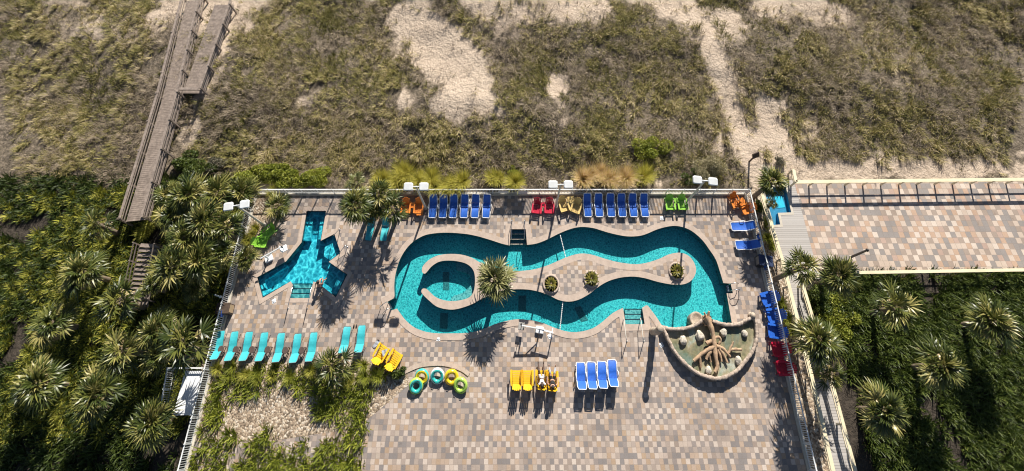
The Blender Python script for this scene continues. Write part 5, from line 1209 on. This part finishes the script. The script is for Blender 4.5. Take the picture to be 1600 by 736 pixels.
# ------------------------------------------------------------------ people
def skin_body(name, verts, edges, rad, m, parent=None, root=0, sub=2):
    me = bpy.data.meshes.new(name); me.from_pydata(verts, edges, []); o = bpy.data.objects.new(name, me); col.objects.link(o)
    md = o.modifiers.new('skin', 'SKIN'); md.use_smooth_shade = True
    for i, v in enumerate(me.skin_vertices[0].data):
        r_ = rad[i]; v.radius = r_ if isinstance(r_, tuple) else (r_, r_); v.use_root = (i == root)
    ss = o.modifiers.new('sub', 'SUBSURF'); ss.levels = sub; ss.render_levels = sub
    me.materials.append(m)
    dg = bpy.context.evaluated_depsgraph_get(); e = o.evaluated_get(dg); nm = bpy.data.meshes.new_from_object(e); o.modifiers.clear(); o.data = nm
    if not nm.materials: nm.materials.append(m)
    nm.polygons.foreach_set('use_smooth', [True] * len(nm.polygons))
    if parent: o.parent = parent
    return o
def person(loc, rz, J, label, skin, shorts, shirt=None, leg_cloth=None, hair='hair'):
    """J: joint positions in the person's own space: x right, y forward, z up"""
    t = thing('person', loc, rz, label, 'person'); V, E_, Rd = [], [], []
    def add(p, r_, par): V.append(tuple(p)); Rd.append(r_); 
    order = [('pelvis', None, .135), ('waist', 'pelvis', .12), ('chest', 'waist', .15), ('neckb', 'chest', .085), ('neck', 'neckb', .055), ('chin', 'neck', .075), ('head', 'chin', .098), ('crown', 'head', .075)]
    for sd_ in ('l', 'r'):
        order += [('sh' + sd_, 'neckb', .065), ('el' + sd_, 'sh' + sd_, .042), ('wr' + sd_, 'el' + sd_, .028), ('pa' + sd_, 'wr' + sd_, .034), ('hip' + sd_, 'pelvis', .10), ('kn' + sd_, 'hip' + sd_, .06), ('cf' + sd_, 'kn' + sd_, .058), ('an' + sd_, 'cf' + sd_, .037), ('to' + sd_, 'an' + sd_, .034)]
    J = {k_: Vector(v) for k_, v in J.items()}
    for sd_ in ('l', 'r'):
        J['cf' + sd_] = J['kn' + sd_].lerp(J['an' + sd_], .3)
        J['pa' + sd_] = J['wr' + sd_] + (J['wr' + sd_] - J['el' + sd_]).normalized() * .08
    names = {}
    for i, (nm, par, r_) in enumerate(order):
        names[nm] = i; V.append(tuple(J[nm])); Rd.append(r_)
        if par: E_.append((names[par], i))
    body = skin_body('body', V, E_, Rd, skin, t)
    hv, he, hr = [], [], []          # fingers, joined into the body mesh
    parts_ = []
    for sd_ in ('l', 'r'):
        w_, p_ = J['wr' + sd_], J['pa' + sd_]; d = (p_ - w_).normalized(); side = d.cross(Vector((0, 0, 1)));
        if side.length < .1: side = Vector((1, 0, 0))
        side.normalize(); dn = Vector((0, 0, -1))
        for k_ in range(5):
            if k_ < 4: b0 = p_ + side * (.028 - .019 * k_) - d * .01; L = (.07, .08, .075, .058)[k_]; dd = d
            else: b0 = w_ + d * .03 + side * .03 * (1 if sd_ == 'l' else -1); L = .06; dd = (d + side * (1 if sd_ == 'l' else -1)).normalized()
            vs = [b0, b0 + dd * L * .5, b0 + dd * L * .8 + dn * .012, b0 + dd * L * .95 + dn * .03]
            parts_.append(skin_body('finger', [tuple(x) for x in vs], [(0, 1), (1, 2), (2, 3)], [.010, .0095, .0085, .007], skin, t, sub=1))
    # face: nose, ears
    hd = J['head']; fw = (J['toe_dir'] if 'toe_dir' in J else Vector((0, 1, 0)))
    f = MB(); up = (J['crown'] - J['chin']).normalized(); fwd = (J['face'] - hd).normalized(); rt = fwd.cross(up).normalized()
    f.tube([hd + fwd * .085 + up * .03, hd + fwd * .115 - up * .015, hd + fwd * .09 - up * .025], [.012, .017, .012], 6)
    for sg in (-1, 1): f.lathe([(0, -.008), (.02, -.005), (.028, .0), (.02, .008), (0, .01)], 8, hd + rt * .098 * sg, 1)
    parts_.append(f.build('face', skin, t))
    # merge pieces into one body mesh
    bm = bmesh.new(); 
    for o in [body] + parts_:
        bm.from_mesh(o.data)
    bm.to_mesh(body.data); bm.free()
    for o in parts_: bpy.data.objects.remove(o)
    eb = MB()
    for sg in (-1, 1): eb.lathe([(0, -.012), (.011, -.006), (.013, 0), (.011, .006), (0, .012)], 8, hd + fwd * .092 + rt * .034 * sg + up * .03)
    eb.build('eyes', M['hair'], t)
    # clothes
    def cl(name, ks, k_, m):
        vs = [tuple(J[a]) for a, _ in ks]; idx_ = {a: i for i, (a, _) in enumerate(ks)}; ed = [(idx_[a], idx_[b_]) for a, b_ in k_]; return skin_body(name, vs, ed, [r_ for _, r_ in ks], m, t)
    J['mtl'] = J['hipl'].lerp(J['knl'], .6); J['mtr'] = J['hipr'].lerp(J['knr'], .6); J['lw'] = J['pelvis'].lerp(J['waist'], .6)
    cl('shorts', [('pelvis', .152), ('lw', .14), ('hipl', .118), ('hipr', .118), ('mtl', .098), ('mtr', .098)], [('pelvis', 'lw'), ('pelvis', 'hipl'), ('pelvis', 'hipr'), ('hipl', 'mtl'), ('hipr', 'mtr')], shorts)
    if leg_cloth: 
        J['nal'] = J['knl'].lerp(J['anl'], .9); J['nar'] = J['knr'].lerp(J['anr'], .9)
        for sd_ in ('l', 'r'): cl('trouser_leg', [('mt' + sd_, .09), ('kn' + sd_, .073), ('cf' + sd_, .070), ('na' + sd_, .052)], [('mt' + sd_, 'kn' + sd_), ('kn' + sd_, 'cf' + sd_), ('cf' + sd_, 'na' + sd_)], leg_cloth)
    if shirt:
        J['ul'] = J['shl'].lerp(J['ell'], .5); J['ur'] = J['shr'].lerp(J['elr'], .5)
        cl('shirt', [('chest', .168), ('waist', .138), ('neckb', .098), ('shl', .082), ('shr', .082), ('ul', .064), ('ur', .064)], [('waist', 'chest'), ('chest', 'neckb'), ('neckb', 'shl'), ('neckb', 'shr'), ('shl', 'ul'), ('shr', 'ur')], shirt)
    h_ = MB(); n = 14; c = hd + up * .03 - fwd * .02
    for i in range(1): 
        bb = MB(); bb.lathe([(.112, -.04), (.118, .01), (.110, .06), (.075, .10), (0, .118)], n); Mx = Matrix.Translation(c) @ up.to_track_quat('Z', 'Y').to_matrix().to_4x4(); bb.xf(Mx); h_.add(bb.v, bb.f, True)
        h_.tube([c - fwd * .07 + up * .02, c - fwd * .085 - up * .07], [.07, .05], 8)
    h_.build('hair', M[hair], t)
    return t
def seated(legs, arms_up=False):
    """reclining in a low slatted chair, legs stretched out; y forward"""
    J = dict(pelvis=(0, .0, .42), waist=(0, -.10, .56), chest=(0, -.24, .76), neckb=(0, -.34, .93), neck=(0, -.36, 1.0), chin=(0, -.34, 1.06), head=(0, -.37, 1.13), crown=(0, -.40, 1.22), face=(0, 0, 1.2),
             shl=(-.17, -.33, .91), shr=(.17, -.33, .91), ell=(-.31, -.22, .68), elr=(.31, -.22, .68), wrl=(-.33, .03, .64), wrr=(.33, .03, .64), hipl=(-.10, .04, .42), hipr=(.10, .04, .42))
    (kl, kr, al, ar) = legs
    J.update(knl=kl, knr=kr, anl=al, anr=ar, tol=(al[0] - .02, al[1] + .12, al[2] + .14), tor=(ar[0] + .02, ar[1] + .12, ar[2] + .14)); return J
p = G(846, 592); person((p.x, p.y, 0), 0, seated(((-.16, .44, .50), (.14, .44, .50), (-.20, .84, .16), (.17, .84, .16))), 'person reclining with dark bare legs stretched towards the pool, wearing pale patterned shorts', M['skin_dark'], M['cloth_white'], M['cloth_white'])
p = G(862.5, 594); person((p.x, p.y, 0), R(-2), seated(((-.15, .42, .54), (.15, .42, .54), (-.20, .72, .16), (.22, .72, .16))), 'person sitting beside the other sunbather in black top and grey leggings', M['skin'], M['cloth_black'], M['cloth_black'], M['cloth_grey'])
# bather at the corner of the small pool, sitting on the edge with feet in the water
J = dict(pelvis=(0, 0, .14), waist=(0, .04, .30), chest=(0, .10, .50), neckb=(0, .15, .67), neck=(0, .18, .74), chin=(0, .22, .79), head=(0, .22, .87), crown=(0, .22, .96), face=(0, .6, .75),
         shl=(-.17, .14, .65), shr=(.17, .14, .65), ell=(-.27, .06, .42), elr=(.27, .20, .42), wrl=(-.30, -.06, .14), wrr=(.14, .40, .34), hipl=(-.10, .05, .13), hipr=(.10, .05, .13), knl=(-.13, .46, .14), knr=(.13, .46, .16), anl=(-.13, .52, -.26), anr=(.14, .55, -.25), tol=(-.14, .66, -.32), tor=(.15, .68, -.31))
p = G(500, 448.5); person((p.x, p.y, .02), R(-12), J, 'bare shouldered person sitting on the edge of the small pool in dark swim shorts', M['skin'], M['cloth_navy'])
